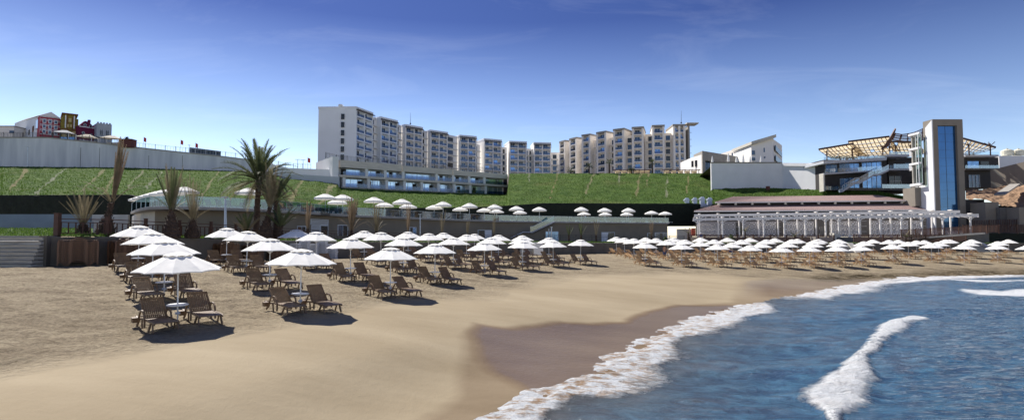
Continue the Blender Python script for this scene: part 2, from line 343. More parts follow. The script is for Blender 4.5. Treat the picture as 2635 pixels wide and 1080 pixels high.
k.L(c_, k.b.inputs['Base Color'])
k.L(k.rng(film, 0, 1, .9, .3), k.b.inputs['Roughness']); k.L(k.rng(film, 0, 1, .12, .2), k.b.inputs['Specular IOR Level'])
lb = k.math('MULTIPLY', k.noise(p1, 4.5, 6, .6), k.rng(loose, 0, 1, .05, 1)); b1 = k.bump(lb, .32); b1 = k.bump(k.math('MULTIPLY', k.noise(p1, 13, 4, .65), k.rng(loose, 0, 1, .03, 1)), .11, 1.0, b1)
b2 = k.bump(k.math('MULTIPLY', k.math('MULTIPLY', fine, k.rng(loose, 0, 1, .3, 1)), k.rng(wet, 0, 1, 1, .15)), .035, 1.0, b1); k.L(b2, k.b.inputs['Normal'])
M['sand'] = k.m
rows = 620; cols_ = 560
yy = 3.0 * (150 / 3.0) ** np.linspace(0, 1, rows); uu = np.linspace(-1.25, 1.25, cols_)
U, YY = np.meshgrid(uu, yy); XX = U * (YY + 3)
Zs, Ds = ground(XX, YY)
wet_px = [(985,1180),(1040,1080),(1100,1045),(1150,1008),(1166,965),(1170,925),(1172,898),(1219,871),(1297,871),(1386,856),(1434,844),(1517,838),(1553,829),(1606,826),(1630,806),(1743,782),(1875,772),(1886,745),(1900,729),(1990,722),(2113,719),(2200,714),(2290,713),(2450,709),(2640,705)]
wl = np.array([(-12, 2), (-7, 6)] + [tuple(PZ(x, y, .2).xy) for x, y in wet_px] + [(120, 78), (400, 124)])
wd = seg_dist(XX, YY, wl) + vnoise(XX, YY, 2.2, 3) * .5
wetm = np.clip(wd / .5, 0, 1)
inner = np.array([tuple(PZ(x, y, .1).xy) for x, y in [(1500,1200),(1400,1040),(1330,998),(1255,962),(1215,930),(1200,895),(1219,875),(1297,874),(1386,860),(1434,848),(1517,842),(1600,832),(1660,805),(1743,788),(1860,782),(2000,780)]])
ind = seg_dist(XX, YY, inner); ind = ind + vnoise(XX, YY, 1.4, 17, 3) * .5; filmm = np.clip(ind / .5, 0, 1) * np.clip((-Ds) / .3, 0, 1)
far_ind = seg_dist(XX, YY, wl); filmm = np.maximum(filmm, np.clip(far_ind / 1.0, 0, 1) * np.clip((YY - 36) / 12, 0, 1) * .8)
wi_ = np.clip(ind / .45 + .5, 0, 1); wetm = np.clip(wi_ + (1 - wi_) * wetm * .62, 0, 1)
wf = np.clip((YY - 34) / 10, 0, 1); wetm = wetm * (1 - wf) + np.clip(wd / (1.2 + YY * .03), 0, 1) * wf * (.75 + vnoise(XX, YY, 5, 15, 3) * .8)
wetm = np.clip(wetm, 0, 1)
# loose trampled sand landward of the smooth band
sm_px = [(-400,1075),(0,1000),(300,955),(600,900),(850,850),(1050,805),(1250,770),(1420,735),(1560,718),(1750,706),(2000,706),(2300,698),(2640,692)]
sml = np.array([tuple(PZ(x, y, .9).xy) for x, y in sm_px] + [(200, 105)])
ld = -seg_dist(XX, YY, sml) + vnoise(XX, YY, 5, 5) * 4
loosem = np.clip(ld / 2.5 + .2, .0, 1)
weedl = np.array([tuple(PZ(x, y, .3).xy) for x, y in [(2120,716),(2200,708),(2300,706),(2400,703),(2520,699),(2640,699)]] + [(110, 85)])
weedm = np.clip(1.25 - np.abs(seg_dist(XX, YY, weedl)) / 2.4, 0, 1) * (XX > 26)
Zs = Zs + loosem * (vnoise(XX, YY, .9, 7, 3) * .13 + vnoise(XX, YY, .33, 8, 2) * .09 * (YY < 45)) + weedm * (vnoise(XX, YY, 1.1, 11, 3) * .45)
# sand is not needed far behind the wall
wy = np.interp(XX / YY * F + CX, wx, wY)
sand = grid_mesh('sand_beach', XX, YY, Zs, M['sand'], {'wet': wetm, 'film': filmm, 'loose': loosem, 'weed': weedm}, keep=YY < wy * 1.05)
tag(sand, kind='structure')

# ---- sea
k = NT('sea_water'); foam = k.attr('foam'); shal = k.attr('shallow'); rough_ = k.attr('chop')
pa = k.pos((1, 1.7, 1), R(20)); pf = k.pos((1, 1.6, 1), R(-35))
n1 = k.noise(pa, 1.2, 6, .6, .6); n2 = k.noise(pa, 6.0, 5, .65, .4); fn = k.math('ADD', k.math('MULTIPLY', k.noise(pf, 1.5, 9, .74, 1.3), .7), k.math('MULTIPLY', k.noise(k.pos(), 9, 5, .7, .3), .3)); fl = k.noise(pf, 1.0, 5, .6, 1.2)
deep = k.mix(k.rng(n1, .38, .64), (.020, .085, .20), (.085, .25, .42))
deep = k.mix(k.rng(fl, .62, .74, 0, .55), deep, (.018, .022, .045))
base = k.mix(shal, deep, (.12, .115, .10))
th = k.math('ADD', k.math('MULTIPLY', foam, .95), k.math('SUBTRACT', fn, 1.0)); fm = k.rng(th, -.05, .17)
streak = k.math('MULTIPLY', k.rng(k.noise(k.pos((1, 2.6, 1), R(12)), 1.6, 9, .78, 1.5), .485, .60), k.math('ADD', k.math('MULTIPLY', rough_, .94), .06))  # whitish streak highlights and faint overall sparkle painted into the water colour
fm = k.math('MAXIMUM', fm, k.math('MULTIPLY', streak, .55))
brown = k.mix(k.math('MULTIPLY', k.rng(k.noise(pf, 1.7, 6, .7), .47, .58), shal), (.84, .86, .88), (.42, .27, .15))
brown = k.mix(k.rng(k.noise(pf, 7, 6, .75, .5), .40, .66, 0, .5), brown, (.40, .46, .52)); c_ = k.mix(fm, base, brown); k.L(c_, k.b.inputs['Base Color'])  # grey-blue mottling paints shading into the foam colour
k.L(k.rng(fm, 0, 1, .1, .9), k.b.inputs['Roughness']); k.L(k.rng(fm, 0, 1, .4, .2), k.b.inputs['Specular IOR Level'])
k.b.inputs['IOR'].default_value = 1.33
b1 = k.bump(n1, .40, 1.0); b2 = k.bump(n2, .13, 1.0, b1); b2 = k.bump(k.noise(pa, 17, 4, .6, .3), .045, 1.0, b2); b3 = k.bump(k.math('MULTIPLY', fm, fn), .16, 1, b2); k.L(b3, k.b.inputs['Normal'])
M['sea'] = k.m
rows = 620; yy = 4.5 * (140 / 4.5) ** np.linspace(0, 1, rows); uu = np.linspace(-.35, 1.9, 620)
U, YY = np.meshgrid(uu, yy); XX = U * (YY + 3); D = seg_dist(XX, YY, shore)
edge = vnoise(XX, YY, 1.3, 21, 4) * 1.1 + vnoise(XX, YY, .4, 25, 3) * .35; Dn = D + edge
wob = 1 + vnoise(XX, YY, 6, 22, 2) * .8
fw = np.clip(.5 + YY / 22, 1.0, 3.2) * wob
gapf = 1 - .92 * np.exp(-((XX - 18.6) / 2.3) ** 2 - ((YY - 37.0) / 3.6) ** 2)
bands = .5 + .5 * np.sin(Dn * 1.9 / np.clip(YY / 22, .8, 3) + vnoise(XX, YY, 3.5, 24, 3) * 7)
fo = np.exp(-(np.clip(Dn - .1, 0, None) / (fw * .75)) ** 2) * .50 + (.52 * bands + .25) * np.exp(-np.clip(D, 0, None) / (fw * 2.9))
fo = fo * gapf
# open sea breaker
brk = [(2362,815,.9),(2330,822,1.0),(2290,842,1.0),(2250,880,.75),(2215,912,.62),(2195,950,1.5),(2165,982,2.3),(2140,1008,2.1),(2140,1040,.65),(2150,1090,.4)]
bl = [PZ(x, y, 0).xy for x, y, w in brk]; bw = [w * .36 for _, _, w in brk]
bestb = np.full(XX.shape, 9.0)
for i in range(len(bl) - 1):
    for s_ in np.linspace(0, 1, 7):
        q = bl[i].lerp(bl[i + 1], s_); w_ = bw[i] * (1 - s_) + bw[i + 1] * s_
        dx = (XX - q.x); dy = (YY - q.y); w_ *= max(.8, q.y / 22)
        bestb = np.minimum(bestb, np.sqrt(dx * dx + (dy * .75) ** 2) / w_)
bestb = bestb + vnoise(XX, YY, .8, 31, 4) * .7
bm = np.clip(1.45 - bestb, 0, 1)
fo2 = np.clip(1.12 - bestb * .52, 0, .82)
# second line of surf at the far right
sl = np.array([tuple(PZ(x, y, 0).xy) for x, y in [(2530,748),(2580,757),(2640,752),(2720,748)]]); sd = np.abs(seg_dist(XX, YY, sl)) + edge
fo3 = np.clip(1.15 - sd / 2.4, 0, .95)
sl2 = np.array([tuple(PZ(x, y, 0).xy) for x, y in [(2290,728),(2400,724),(2500,725),(2640,722),(2740,722)]]); sd2 = np.abs(seg_dist(XX, YY, sl2)) + edge
fo4 = np.clip(1.0 - sd2 / 3.0, 0, .8)
fo = np.maximum.reduce([fo, fo2, fo3, fo4])
chop = np.clip((XX / YY - .42) * 2.6, 0, 1) * np.clip((D - 5) / 6, 0, 1) * np.clip((70 - YY) / 30, .1, 1)
shl = np.exp(-np.clip(D + .2, 0, None) / 3.2) * .95
shl = np.clip(shl * (.7 + .5 * (YY < 30)), 0, 1)
Zw = np.zeros(XX.shape); r = np.random.default_rng(5)
for i in range(26):
    lam = .9 * 1.17 ** i * .9; a = R(-62) + r.normal(0, .55); amp = .012 * lam ** .75
    Zw += amp * np.sin((XX * math.cos(a) + YY * math.sin(a)) * 2 * math.pi / lam + r.random() * 6.28) * np.clip((lam * 25 - YY) / 10, 0, 1)
damp = np.clip(D / 5, 0, 1); Zw = Zw * damp * .55 + np.clip(bm, 0, 1) * .10 + np.clip(fo - .4, 0, 1) * np.clip(D / .6, 0, 1) * (.10 + vnoise(XX, YY, .5, 41, 3) * .16)
Zw = Zw + .012 + np.exp(-(D / .7) ** 2) * (.02 + vnoise(XX, YY, 1.1, 43, 3) * .17 + vnoise(XX, YY, .33, 44, 2) * .08)
sea = grid_mesh('sea_water', XX, YY, Zw, M['sea'], {'foam': fo, 'shallow': shl, 'chop': chop}, keep=(D > -1.6))
tag(sea, kind='structure')
# ------------------------------------------------------------------ ground sheet far below everything
MB().add([(-3000, -400, -4), (3000, -400, -4), (3000, 6000, -4), (-3000, 6000, -4)], [(0, 1, 2, 3)]).build('ground', M['concrete'])['kind'] = 'structure'
# ------------------------------------------------------------------ hillside
HB = [(-700,96,7.2),(-150,100,7.2),(330,98,7.2),(450,97,5.6),(600,97,5.1),(900,112,5.6),(1200,132,6.7),(1300,140,7.6),(1400,146,8.6),(1780,148,8.6),(1830,153,8.8),(2000,149,8.8),(2200,145,8.9),(2350,143,9.4),(2420,143,8.4)]
HT = [(-700,428,170),(0,428,170),(300,431,172),(600,440,176),(820,461,168),(866,470,165),(874,483,165),(1304,500,199),(1311,447,201),(1500,446,203),(1826,446,203),(1836,482,172),(2000,484,166),(2120,489,153),(2260,492,149),(2350,509,147),(2420,528,145)]
hx, hY, hz = map(np.array, zip(*HB)); tx, ty, tY = map(np.array, zip(*HT))
tz = np.array([P(a, b, c).z - H for a, b, c in HT])
cols_px = np.unique(np.concatenate([np.linspace(-700, 2420, 700), tx, tx + 1.0])); vv = np.linspace(0, 1, 120)
CPX, VV = np.meshgrid(cols_px, vv)
Yb_, Zb_ = np.interp(CPX, hx, hY), np.interp(CPX, hx, hz); Yt_, Zt_ = np.interp(CPX, tx, tY), np.interp(CPX, tx, tz)
YY = Yb_ + (Yt_ - Yb_) * VV; XX = (CPX - CX) / F * YY; ZZ = H + Zb_ + (Zt_ - Zb_) * VV
def py_of(X, Yy, Z): 
    b = ((Z - H) * math.cos(PITCH) - Yy * math.sin(PITCH)) / (Yy * math.cos(PITCH) + (Z - H) * math.sin(PITCH)); return CY - F * b
PYY = py_of(XX, YY, ZZ)
bare = np.zeros(XX.shape); tone = np.zeros(XX.shape)
for (a, b, c, d, w, t) in [(168,430,92,494,8,1),(262,440,210,486,9,.2),(300,436,262,500,7,.1),(365,445,328,478,6,.6),(412,448,374,480,6,1),(60,440,20,490,8,.1),(1361,446,1362,462,4,1),(1436,450,1417,504,4,.0),(1530,447,1508,492,5,.25),(1597,446,1591,474,4,.9),(1649,447,1638,500,5,.1),(1670,448,1666,472,5,.15),(1719,446,1716,502,5,.8),(1773,448,1768,492,4,.05),(700,450,650,520,14,.15),(780,455,745,520,12,.1),(860,470,820,530,12,.2),(560,440,520,500,6,.2)]:
    t_ = np.clip((PYY - b) / (d - b), 0, 1); px_ = a + (c - a) * t_ + (vnoise(CPX, PYY, 9, int(a) % 50, 2) * w * 1.6); inside = (PYY > b - 6) & (PYY < d + 6)
    m = np.clip(1.15 - np.abs(CPX - px_) / (w * .8), 0, 1) * inside * (.95 + vnoise(CPX, PYY, 12, 7, 2) * .8)
    bare = np.maximum(bare, m); tone = np.where(m > .05, t, tone)
ZZ = ZZ + vnoise(XX, YY, 2.4, 51, 4) * .75 * np.minimum(1, VV * 12) * np.minimum(1, (1 - VV) * 8)
k = NT('turf'); p1 = k.pos(); gn = k.noise(p1, .22, 6, .65); gf = k.noise(p1, 1.5, 6, .7); gl = k.noise(p1, .07, 4, .6)
g1 = k.mix(k.rng(gn, .32, .68), (.042, .092, .017), (.10, .165, .034)); g1 = k.mix(k.math('MULTIPLY', k.rng(gf, .5, .72), .55), g1, (.13, .15, .045))
g1 = k.mix(k.math('MULTIPLY', k.rng(gl, .55, .7), .4), g1, (.15, .13, .055))
bt = k.mix(k.attr('tone'), (.30, .215, .115), (.36, .36, .31)); bt = k.mix(k.rng(gf, .35, .65), bt, (.10, .13, .045))
c_ = k.mix(k.math('MULTIPLY', k.rng(k.math('ADD', k.attr('bare'), k.math('MULTIPLY', k.math('SUBTRACT', gf, .5), 1.3)), .3, .7), .8), g1, bt)
k.L(c_, k.b.inputs['Base Color']); k.b.inputs['Roughness'].default_value = .95; k.b.inputs['Specular IOR Level'].default_value = .1
k.L(k.bump(gf, .7, 1.0), k.b.inputs['Normal']); M['turf'] = k.m
tag(grid_mesh('grassy_hillside', XX, YY, ZZ, M['turf'], {'bare': bare, 'tone': tone}), kind='structure')
# grass tufts over the slope, one uncountable mass
r = np.random.default_rng(9); NB = 60000
ii = r.integers(0, XX.shape[0] - 1, NB); jj = r.integers(0, XX.shape[1] - 1, NB); fx, fy = r.random(NB), r.random(NB)
def lerp2(A): return (A[ii, jj] * (1 - fx) + A[ii, jj + 1] * fx) * (1 - fy) + (A[ii + 1, jj] * (1 - fx) + A[ii + 1, jj + 1] * fx) * fy
gx, gy, gzv, gb = lerp2(XX), lerp2(YY), lerp2(ZZ), lerp2(bare); okk = (gb < .5) & (np.abs(gx / gy) < 1.1); gx, gy, gzv = gx[okk], gy[okk], gzv[okk]; nb = len(gx)
hh = r.uniform(.10, .34, nb); ww = r.uniform(.05, .17, nb); an = r.uniform(0, 3.14, nb); lx, ly = r.normal(0, .12, nb), r.normal(-.05, .12, nb)
vs = np.zeros((nb, 3, 3)); vs[:, 0] = np.stack([gx - ww * np.cos(an), gy - ww * np.sin(an), gzv - .05], 1); vs[:, 1] = np.stack([gx + ww * np.cos(an), gy + ww * np.sin(an), gzv - .05], 1); vs[:, 2] = np.stack([gx + lx, gy + ly, gzv + hh], 1)
me = bpy.data.meshes.new('grass_tufts'); me.from_pydata(vs.reshape(-1, 3).tolist(), [], [(3 * a, 3 * a + 1, 3 * a + 2) for a in range(nb)]); me.materials.append(M['blade'])
o = bpy.data.objects.new('grass_tufts', me); col.objects.link(o); tag(o, 'rough green grass tufts growing over the whole hillside', 'grass', kind='stuff')
# plateau behind the top edge
mb = MB(); xs = list(range(-700, 2421, 60)) + [2500, 2700, 3000]
def top_at(px):
    return float(np.interp(px, tx, tY)), float(np.interp(px, tx, tz))
prev = None
for px in sorted(set(xs) | {866, 874, 1304, 1311, 1826, 1836}):
    y, z = top_at(px); a = V(px, y, z - .02); zb = max(z, 22.3) if 874 <= px <= 1826 else z; b = V(px, 1200, zb); a2 = V(px, y + .5, zb)
    inn_ = 12 if 874 <= px <= 1304 else .5; a1 = V(px, y + inn_ - .02, z - .02); a2 = V(px, y + inn_, zb)
    if prev:
        for k_ in range(3): mb.add([prev[k_], (a, a1, a2, b)[k_], (a, a1, a2, b)[k_ + 1], prev[k_ + 1]], [(0, 1, 2, 3)])
    prev = (a, a1, a2, b)
mb.build('plateau_ground', M['paving'])['kind'] = 'structure'
# hedge covered wall at the foot of the hillside
pts = [(px, float(np.interp(px, hx, hY)), float(np.interp(px, hx, hz))) for px in list(range(-700, 2421, 40))]
def hedge_run(sel, z0, name, label):
    xs_ = []; 
    path = [V(px, y, 0) for px, y, z in sel]; tops = [H + z for _, _, z in sel]
    seg = 10; X_, Y_, Z_ = [], [], []
    for i, (p, t) in enumerate(zip(path, tops)):
        X_.append([p.x] * (seg + 3)); Y_.append([p.y - .25] * (seg + 1) + [p.y + .4, p.y + .8]); Z_.append([H + z0 + (t + .15 - H - z0) * k_ / seg for k_ in range(seg + 1)] + [t + .2, t - .2])
    X_, Y_, Z_ = np.array(X_), np.array(Y_), np.array(Z_)
    rr = vnoise(X_ + Z_ * .7, Z_ * 1.3 + Y_, .8, 61, 3); Y_ = Y_ + rr * .5
    g = grid_mesh(name, X_, Y_, Z_, M['hedge'], {}, smooth=False); tag(g, label, 'hedge')
def dens(a, b): return [(px, float(np.interp(px, hx, hY)), float(np.interp(px, hx, hz))) for px in np.linspace(a, b, int((b - a) / 4) + 2)]
hedge_run(dens(-700, 480), 2.5, 'hedge', 'very dark green hedge screen below the slope, left of the curved terrace')
hedge_run(dens(480, 2420), 2.8, 'hedge', 'long dark green hedge screen behind the terrace parasols, foot of the slope')
# promenade between retaining wall and terrace building, and the far right ground
mb = MB(); prev = None
for px in range(-260, 3001, 60):
    y, t, b = wall_at(px); y2 = float(np.interp(px, [-260, 130, 335, 416, 800, 1280, 1725, 3000], [80, 80, 76, 70, 78, 120, 150, 190]))
    a, c = V(px, y + .25, t - .06), V(px, y2, (t - .1) if px > 130 else 1.0)
    if prev: mb.add([prev[0], a, c, prev[1]], [(0, 1, 2, 3)])
    prev = (a, c)
mb.build('promenade', M['paving'])['kind'] = 'structure'
# grass strip along the top of the wall
gs = []; px_ = np.linspace(130, 3000, 420); w_ = np.linspace(0, 1, 9); PX, WW = np.meshgrid(px_, w_)
wyv, wtv = np.interp(PX, wx, wY), np.interp(PX, wx, wt); YY = wyv + .35 + WW * (2.2 + .03 * wyv); XX = (PX - CX) / F * YY; ZZ = H + wtv + .03 + .12 * np.sin(WW * 3.1) + vnoise(XX, YY, .6, 71, 3) * .10
g = grid_mesh('planted_strip', XX, YY, ZZ, M['turf'], {'bare': XX * 0, 'tone': XX * 0}); tag(g, kind='structure')
# lawn bank above the left steps
PX, WW = np.meshgrid(np.linspace(-300, 240, 80), np.linspace(0, 1, 30)); YY = 34.6 + WW * 16; XX = (PX - CX) / F * YY; ZZ = H + .04 + WW * .75 + vnoise(XX, YY, .8, 72, 3) * .07
tag(grid_mesh('lawn', XX, YY, ZZ, M['turf'], {'bare': XX * 0, 'tone': XX * 0}), kind='structure')
r = np.random.default_rng(12); mb = MB()
for i in range(9000):
    if i < 5500:
        px = r.uniform(130, 1900); y, t, b = wall_at(px); y += .4 + r.random() * 3; z = H + t + .04; x = (px - CX) / F * y; s_ = r.uniform(.08, .3)
    else:
        px = r.uniform(-250, 235); u = r.random(); y = 34.7 + u * 15; x = (px - CX) / F * y; z = H + .05 + u * .75; s_ = r.uniform(.05, .12)
    a = r.random() * 3.14; w = s_ * .5
    mb.add([(x - w * math.cos(a), y - w * math.sin(a), z - .03), (x + w * math.cos(a), y + w * math.sin(a), z - .03), (x + r.normal(0, .05), y + r.normal(0, .05), z + s_)], [(0, 1, 2)])
tag(mb.build('ground_cover', M['blade']), 'low green ground cover along the top of the beach wall', 'ground cover', kind='stuff')

# ------------------------------------------------------------------ retaining wall along the beach with its stairs
STAIRS = [(1338, 1372, 1396), (2150, 2178, 2192), (2492, 2522, 2530)]      # flight left, flight right, cheek right
rw = empty('retaining_wall', V(300, 36, -1.8), 'long dark taupe retaining wall running behind the whole beach', 'wall')
pxs = [130, 300, 430, 560, 720, 880, 1040, 1200, 1338, 1372, 1500, 1700, 1900, 2150, 2178, 2300, 2492, 2522, 2640, 2820, 3000]
mb = MB(); cp = MB()
for a, b in zip(pxs[:-1], pxs[1:]):
    if (a, b) in ((1338, 1372), (2150, 2178), (2492, 2522)): continue
    ya, ta, ba = wall_at(a); yb, tb, bb = wall_at(b); pa, pb = XY(a, ya), XY(b, yb)
    mb.wall(pa, pb, H + ba - 1.0, H + ta - .08, .35, H + bb - 1.0, H + tb - .08)
    cp.wall((pa[0], pa[1] - .05), (pb[0], pb[1] - .05), H + ta - .08, H + ta, .45, H + tb - .08, H + tb)
mb.build('wall', M['retaining'], rw); cp.build('coping', M['concrete_dark'], rw)
ew = MB(); y0, t0, b0 = wall_at(130); x0, _ = XY(130, y0); ew.box((x0 - .2, y0 + .1, H - .9), (.5, .75, 1.95)); ew.build('end_pier', M['retaining'], rw)
for n_, (a, b, c) in enumerate(STAIRS):
    ya, ta, ba = wall_at(a); yb, tb, bb = wall_at(b); xa, xb = XY(a, ya)[0], XY(b, yb)[0]
    t = empty('beach_stairs', (xa, ya, H + ba), ['pale flight of steps through the wall behind the fourth parasol column', 'short beach stairs with a white cheek wall below the pavilion', 'beach stairs with a big cream cheek wall at the far right'][n_], 'stairs', 'stair flights cut into the beach wall')
    st = MB(); ns = 9
    for i in range(ns):
        z1 = H + ba + (ta - ba) * (i + 1) / ns; st.hexa([(xa, ya - 2.2 + i * .3, H + ba - .6), (xb, yb - 2.2 + i * .3, H + ba - .6), (xb, yb + .8, H + ba - .6), (xa, ya + .8, H + ba - .6)], [(xa, ya - 2.2 + i * .3, z1), (xb, yb - 2.2 + i * .3, z1), (xb, yb + .8, z1), (xa, ya + .8, z1)])
    st.build('steps', M['concrete'], t)
    yc, tc_, bc = wall_at(c); xc = XY(c, yc)[0]; ck = MB(); w = .25
    # sloping cheek: tall against the wall, falling to the sand
    for x_ in (xb + .02,):
        A_ = [(x_, yb - 2.5, H + bb - .5), (x_, yb - .02, H + bb - .5), (x_, yb - .02, H + tb + .1), (x_, yb - 2.5, H + bb + .15)]
        B_ = [(xc, p[1] + (yc - yb), p[2]) for p in A_]
        ck.add(A_ + B_, [(3, 2, 1, 0), (4, 5, 6, 7), (0, 1, 5, 4), (1, 2, 6, 5), (2, 3, 7, 6), (3, 0, 4, 7)])
    ck.build('cheek_wall', M['pale_wall'], t)

# broad timber-faced steps at the far left
t = empty('seating_steps', V(-60, 33, -1.75), 'broad weathered grey seating steps at the left edge, below the lawn', 'steps')
xR = XY(130, 33.6)[0] - .45; xL = XY(-400, 33.6)[0]
for i in range(8):
    mb = MB(); z0 = H - 1.8 + i * .222; y = 32.9 + i * .11
    mb.box(((xL + xR) / 2, y + .9, z0 + .11), (xR - xL, 1.9, .175)); mb.box(((xL + xR) / 2, y - .07, z0 + .20), (xR - xL, .06, .05)); mb.build('step', M['step_wood'], t)
MB().box(((xL + xR) / 2, 34.62, H - .01), (xR - xL, .5, .16)).build('kerb', M['concrete'], t)

# low walls behind the lawn, left
for n_, (px0, px1, Yd, yt, yb2, mm, lab) in enumerate([(-300, 236, 58, 571, 592, 'blue_wall', 'lower grey blue garden wall behind the lawn at far left'), (-300, 232, 66, 551, 574, 'blue_wall', 'upper grey blue garden wall directly under the dark hedge'), (228, 330, 70, 552, 592, 'pale_wall', 'warm beige block wall beside the curved terrace end')]):
    a = P(px0, yt, Yd); b = P(px1, yt, Yd); zz = P(px0, yb2 + 8, Yd).z
    w = MB().wall((a.x, a.y), (b.x, b.y), zz, a.z, .3).build('garden_wall', M[mm]); tag(w, lab, 'wall')
    
# ------------------------------------------------------------------ fences
def fence(path, h, label, post_every, gap, mat_='brown_wood', post=.16, posth=None, bar=.035, big_first=False, group=None, two_rails=True, rail=.05):
    """path: list of Vectors along the ground"""
    o = empty('fence', path[0], label, 'fence', group); posth = posth or h
    bars = MB(); rails = MB(); L = [0]
    for a, b in zip(path[:-1], path[1:]): L.append(L[-1] + (b - a).length)
    def at(s_):
        i = max(0, min(len(path) - 2, int(np.searchsorted(L, s_)) - 1)); f = (s_ - L[i]) / max(1e-6, L[i + 1] - L[i]); return path[i].lerp(path[i + 1], f)
    n = max(1, int(round(L[-1] / post_every)))
    while n > 95: n //= 2
    for i in range(n + 1):
        p = at(L[-1] * i / n); w = post * (1.6 if big_first and i == 0 else 1); hh_ = posth + (.14 if big_first and i == 0 else 0)
        q = MB().box((p.x, p.y, p.z + hh_ / 2 - .1), (w, w, hh_ + .2)); q.box((p.x, p.y, p.z + hh_ + .02), (w + .03, w + .03, .04)); q.build('post', M[mat_], o)
    for i in range(len(path) - 1):
        a, b = path[i], path[i + 1]
        for zz in ([h - .04, .12] + ([h - .26] if two_rails else [])): rails.bar(a + Vector((0, 0, zz)), b + Vector((0, 0, zz)), rail, rail)
    m = int(L[-1] / gap)
    for i in range(m):
        p = at(gap * (i + .5)); bars.bar(p + Vector((0, 0, .12)), p + Vector((0, 0, h - (.26 if two_rails else .06))), bar, bar * .8)
    rails.build('rail', M[mat_], o); bars.build('balusters', M[mat_], o); return o
def wpath(a, b, n, back=2.2, dz=.02):
    out = []
    for px in np.linspace(a, b, n): y, t_, b_ = wall_at(px); out.append(V(px, y + back, t_ + dz))
    return out
fence(wpath(148, 770, 14, .55, .1), 1.05, 'dark brown timber fence with square posts above the stacked loungers', 2.45, .36, post=.17, posth=1.18, big_first=True, bar=.06)
fence(wpath(775, 1330, 12, 2.4), 1.1, 'dark railing above the wall between the garden palms and the pale stairs', 3.2, .2, 'brown_wood', .09)
fence(wpath(1400, 1760, 8, 2.6), 1.2, 'black iron railing on the wall right of the pale stairs', 3.2, .26, 'dark_metal', .08)
fence(wpath(1770, 2145, 8, 2.6, .0), 1.5, 'brown slatted fence in front of the left half of the pavilion', 3.4, .2, 'brown_wood', .2, bar=.07, two_rails=False)
fence(wpath(2196, 2485, 8, 2.6, .0), 1.7, 'brown slatted fence in front of the right half of the pavilion', 3.4, .2, 'brown_wood', .16, bar=.07, two_rails=False)
# ------------------------------------------------------------------ curved terrace building
DZ = 3.3
EDGE = [(322,556,82),(335,545,74),(350,538.5,66.5),(377,533,61.7),(416,531,61),(484,531.4,61.3),(572,534,63.4),(688,538.6,67.5),(797,545.4,74.6),(904,553,84.7),(984,556,89.4),(1098,561,98.7),(1280,567.7,114.5),(1425,570,120.5),(1640,572.5,128.5),(1722,573.5,131.5)]
ex, _, eY = map(np.array, zip(*EDGE))
edge_pts = []
for px in list(np.linspace(335, 484, 14)) + list(np.linspace(520, 1722, 34)):
    edge_pts.append(V(px, float(np.interp(px, ex, eY)), DZ))
tb = empty('terrace_building', V(900, 90, -.6), 'long low taupe building with a curved sun terrace on its roof', 'building')
def offset(pts, d):
    out = []
    for i, p in enumerate(pts):
        a, b = pts[max(0, i - 1)], pts[min(len(pts) - 1, i + 1)]; t_ = (b - a); t_.z = 0; t_.normalize(); out.append(p + Vector((-t_.y, t_.x, 0)) * d)
    return out
deck = MB(); inn = offset(edge_pts, 22.0); n = len(edge_pts)
def band(mb, A_, B_, z0, z1):
    for i in range(len(A_) - 1):
        mb.hexa([(A_[i].x, A_[i].y, z0), (A_[i + 1].x, A_[i + 1].y, z0), (B_[i + 1].x, B_[i + 1].y, z0), (B_[i].x, B_[i].y, z0)], [(A_[i].x, A_[i].y, z1), (A_[i + 1].x, A_[i + 1].y, z1), (B_[i + 1].x, B_[i + 1].y, z1), (B_[i].x, B_[i].y, z1)])
band(deck, edge_pts, inn, H + DZ - .30, H + DZ); deck.build('deck_slab', M['concrete'], tb)
sb = [float(np.interp(p.x / p.y * F + CX, [335, 484, 700, 900, 1725], [3.5, 2.6, 1.6, .9, .7])) for p in edge_pts]
wl_ = [V(a, b, DZ) for a, b in [(339,82),(347,75),(368,69),(398,66),(435,65.2),(484,65.3)]] + [offset(edge_pts, s_)[i] for i, s_ in enumerate(sb) if i >= 14]; wi = offset(wl_, .4)
mb = MB(); band(mb, wl_[:4], wi[:4], H - 2.2, H + DZ - .302); mb.build('side_wall', M['pale_wall'], tb); mb = MB(); band(mb, wl_[3:], wi[3:], H - 2.2, H + DZ - .302)  # end wall paler than the taupe: sunlight on it put into the colour
rp = wl_[-1]; mb.hexa([(rp.x - .4, rp.y + .4, H - 2.2), (rp.x, rp.y + .4, H - 2.2), (rp.x + 3, rp.y + 14, H - 2.2), (rp.x + 2.6, rp.y + 14, H - 2.2)], [(rp.x - .4, rp.y + .4, H + DZ - .302), (rp.x, rp.y + .4, H + DZ - .302), (rp.x + 3, rp.y + 14, H + DZ - .302), (rp.x + 2.6, rp.y + 14, H + DZ - .302)])
mb.build('wall', M['render_taupe'], tb)
def wall_pt(px):
    xs_ = [p.x / p.y * F + CX for p in wl_]; i = max(0, min(len(xs_) - 2, int(np.searchsorted(xs_, px)) - 1)); f = (px - xs_[i]) / (xs_[i + 1] - xs_[i]); return wl_[i].lerp(wl_[i + 1], f)
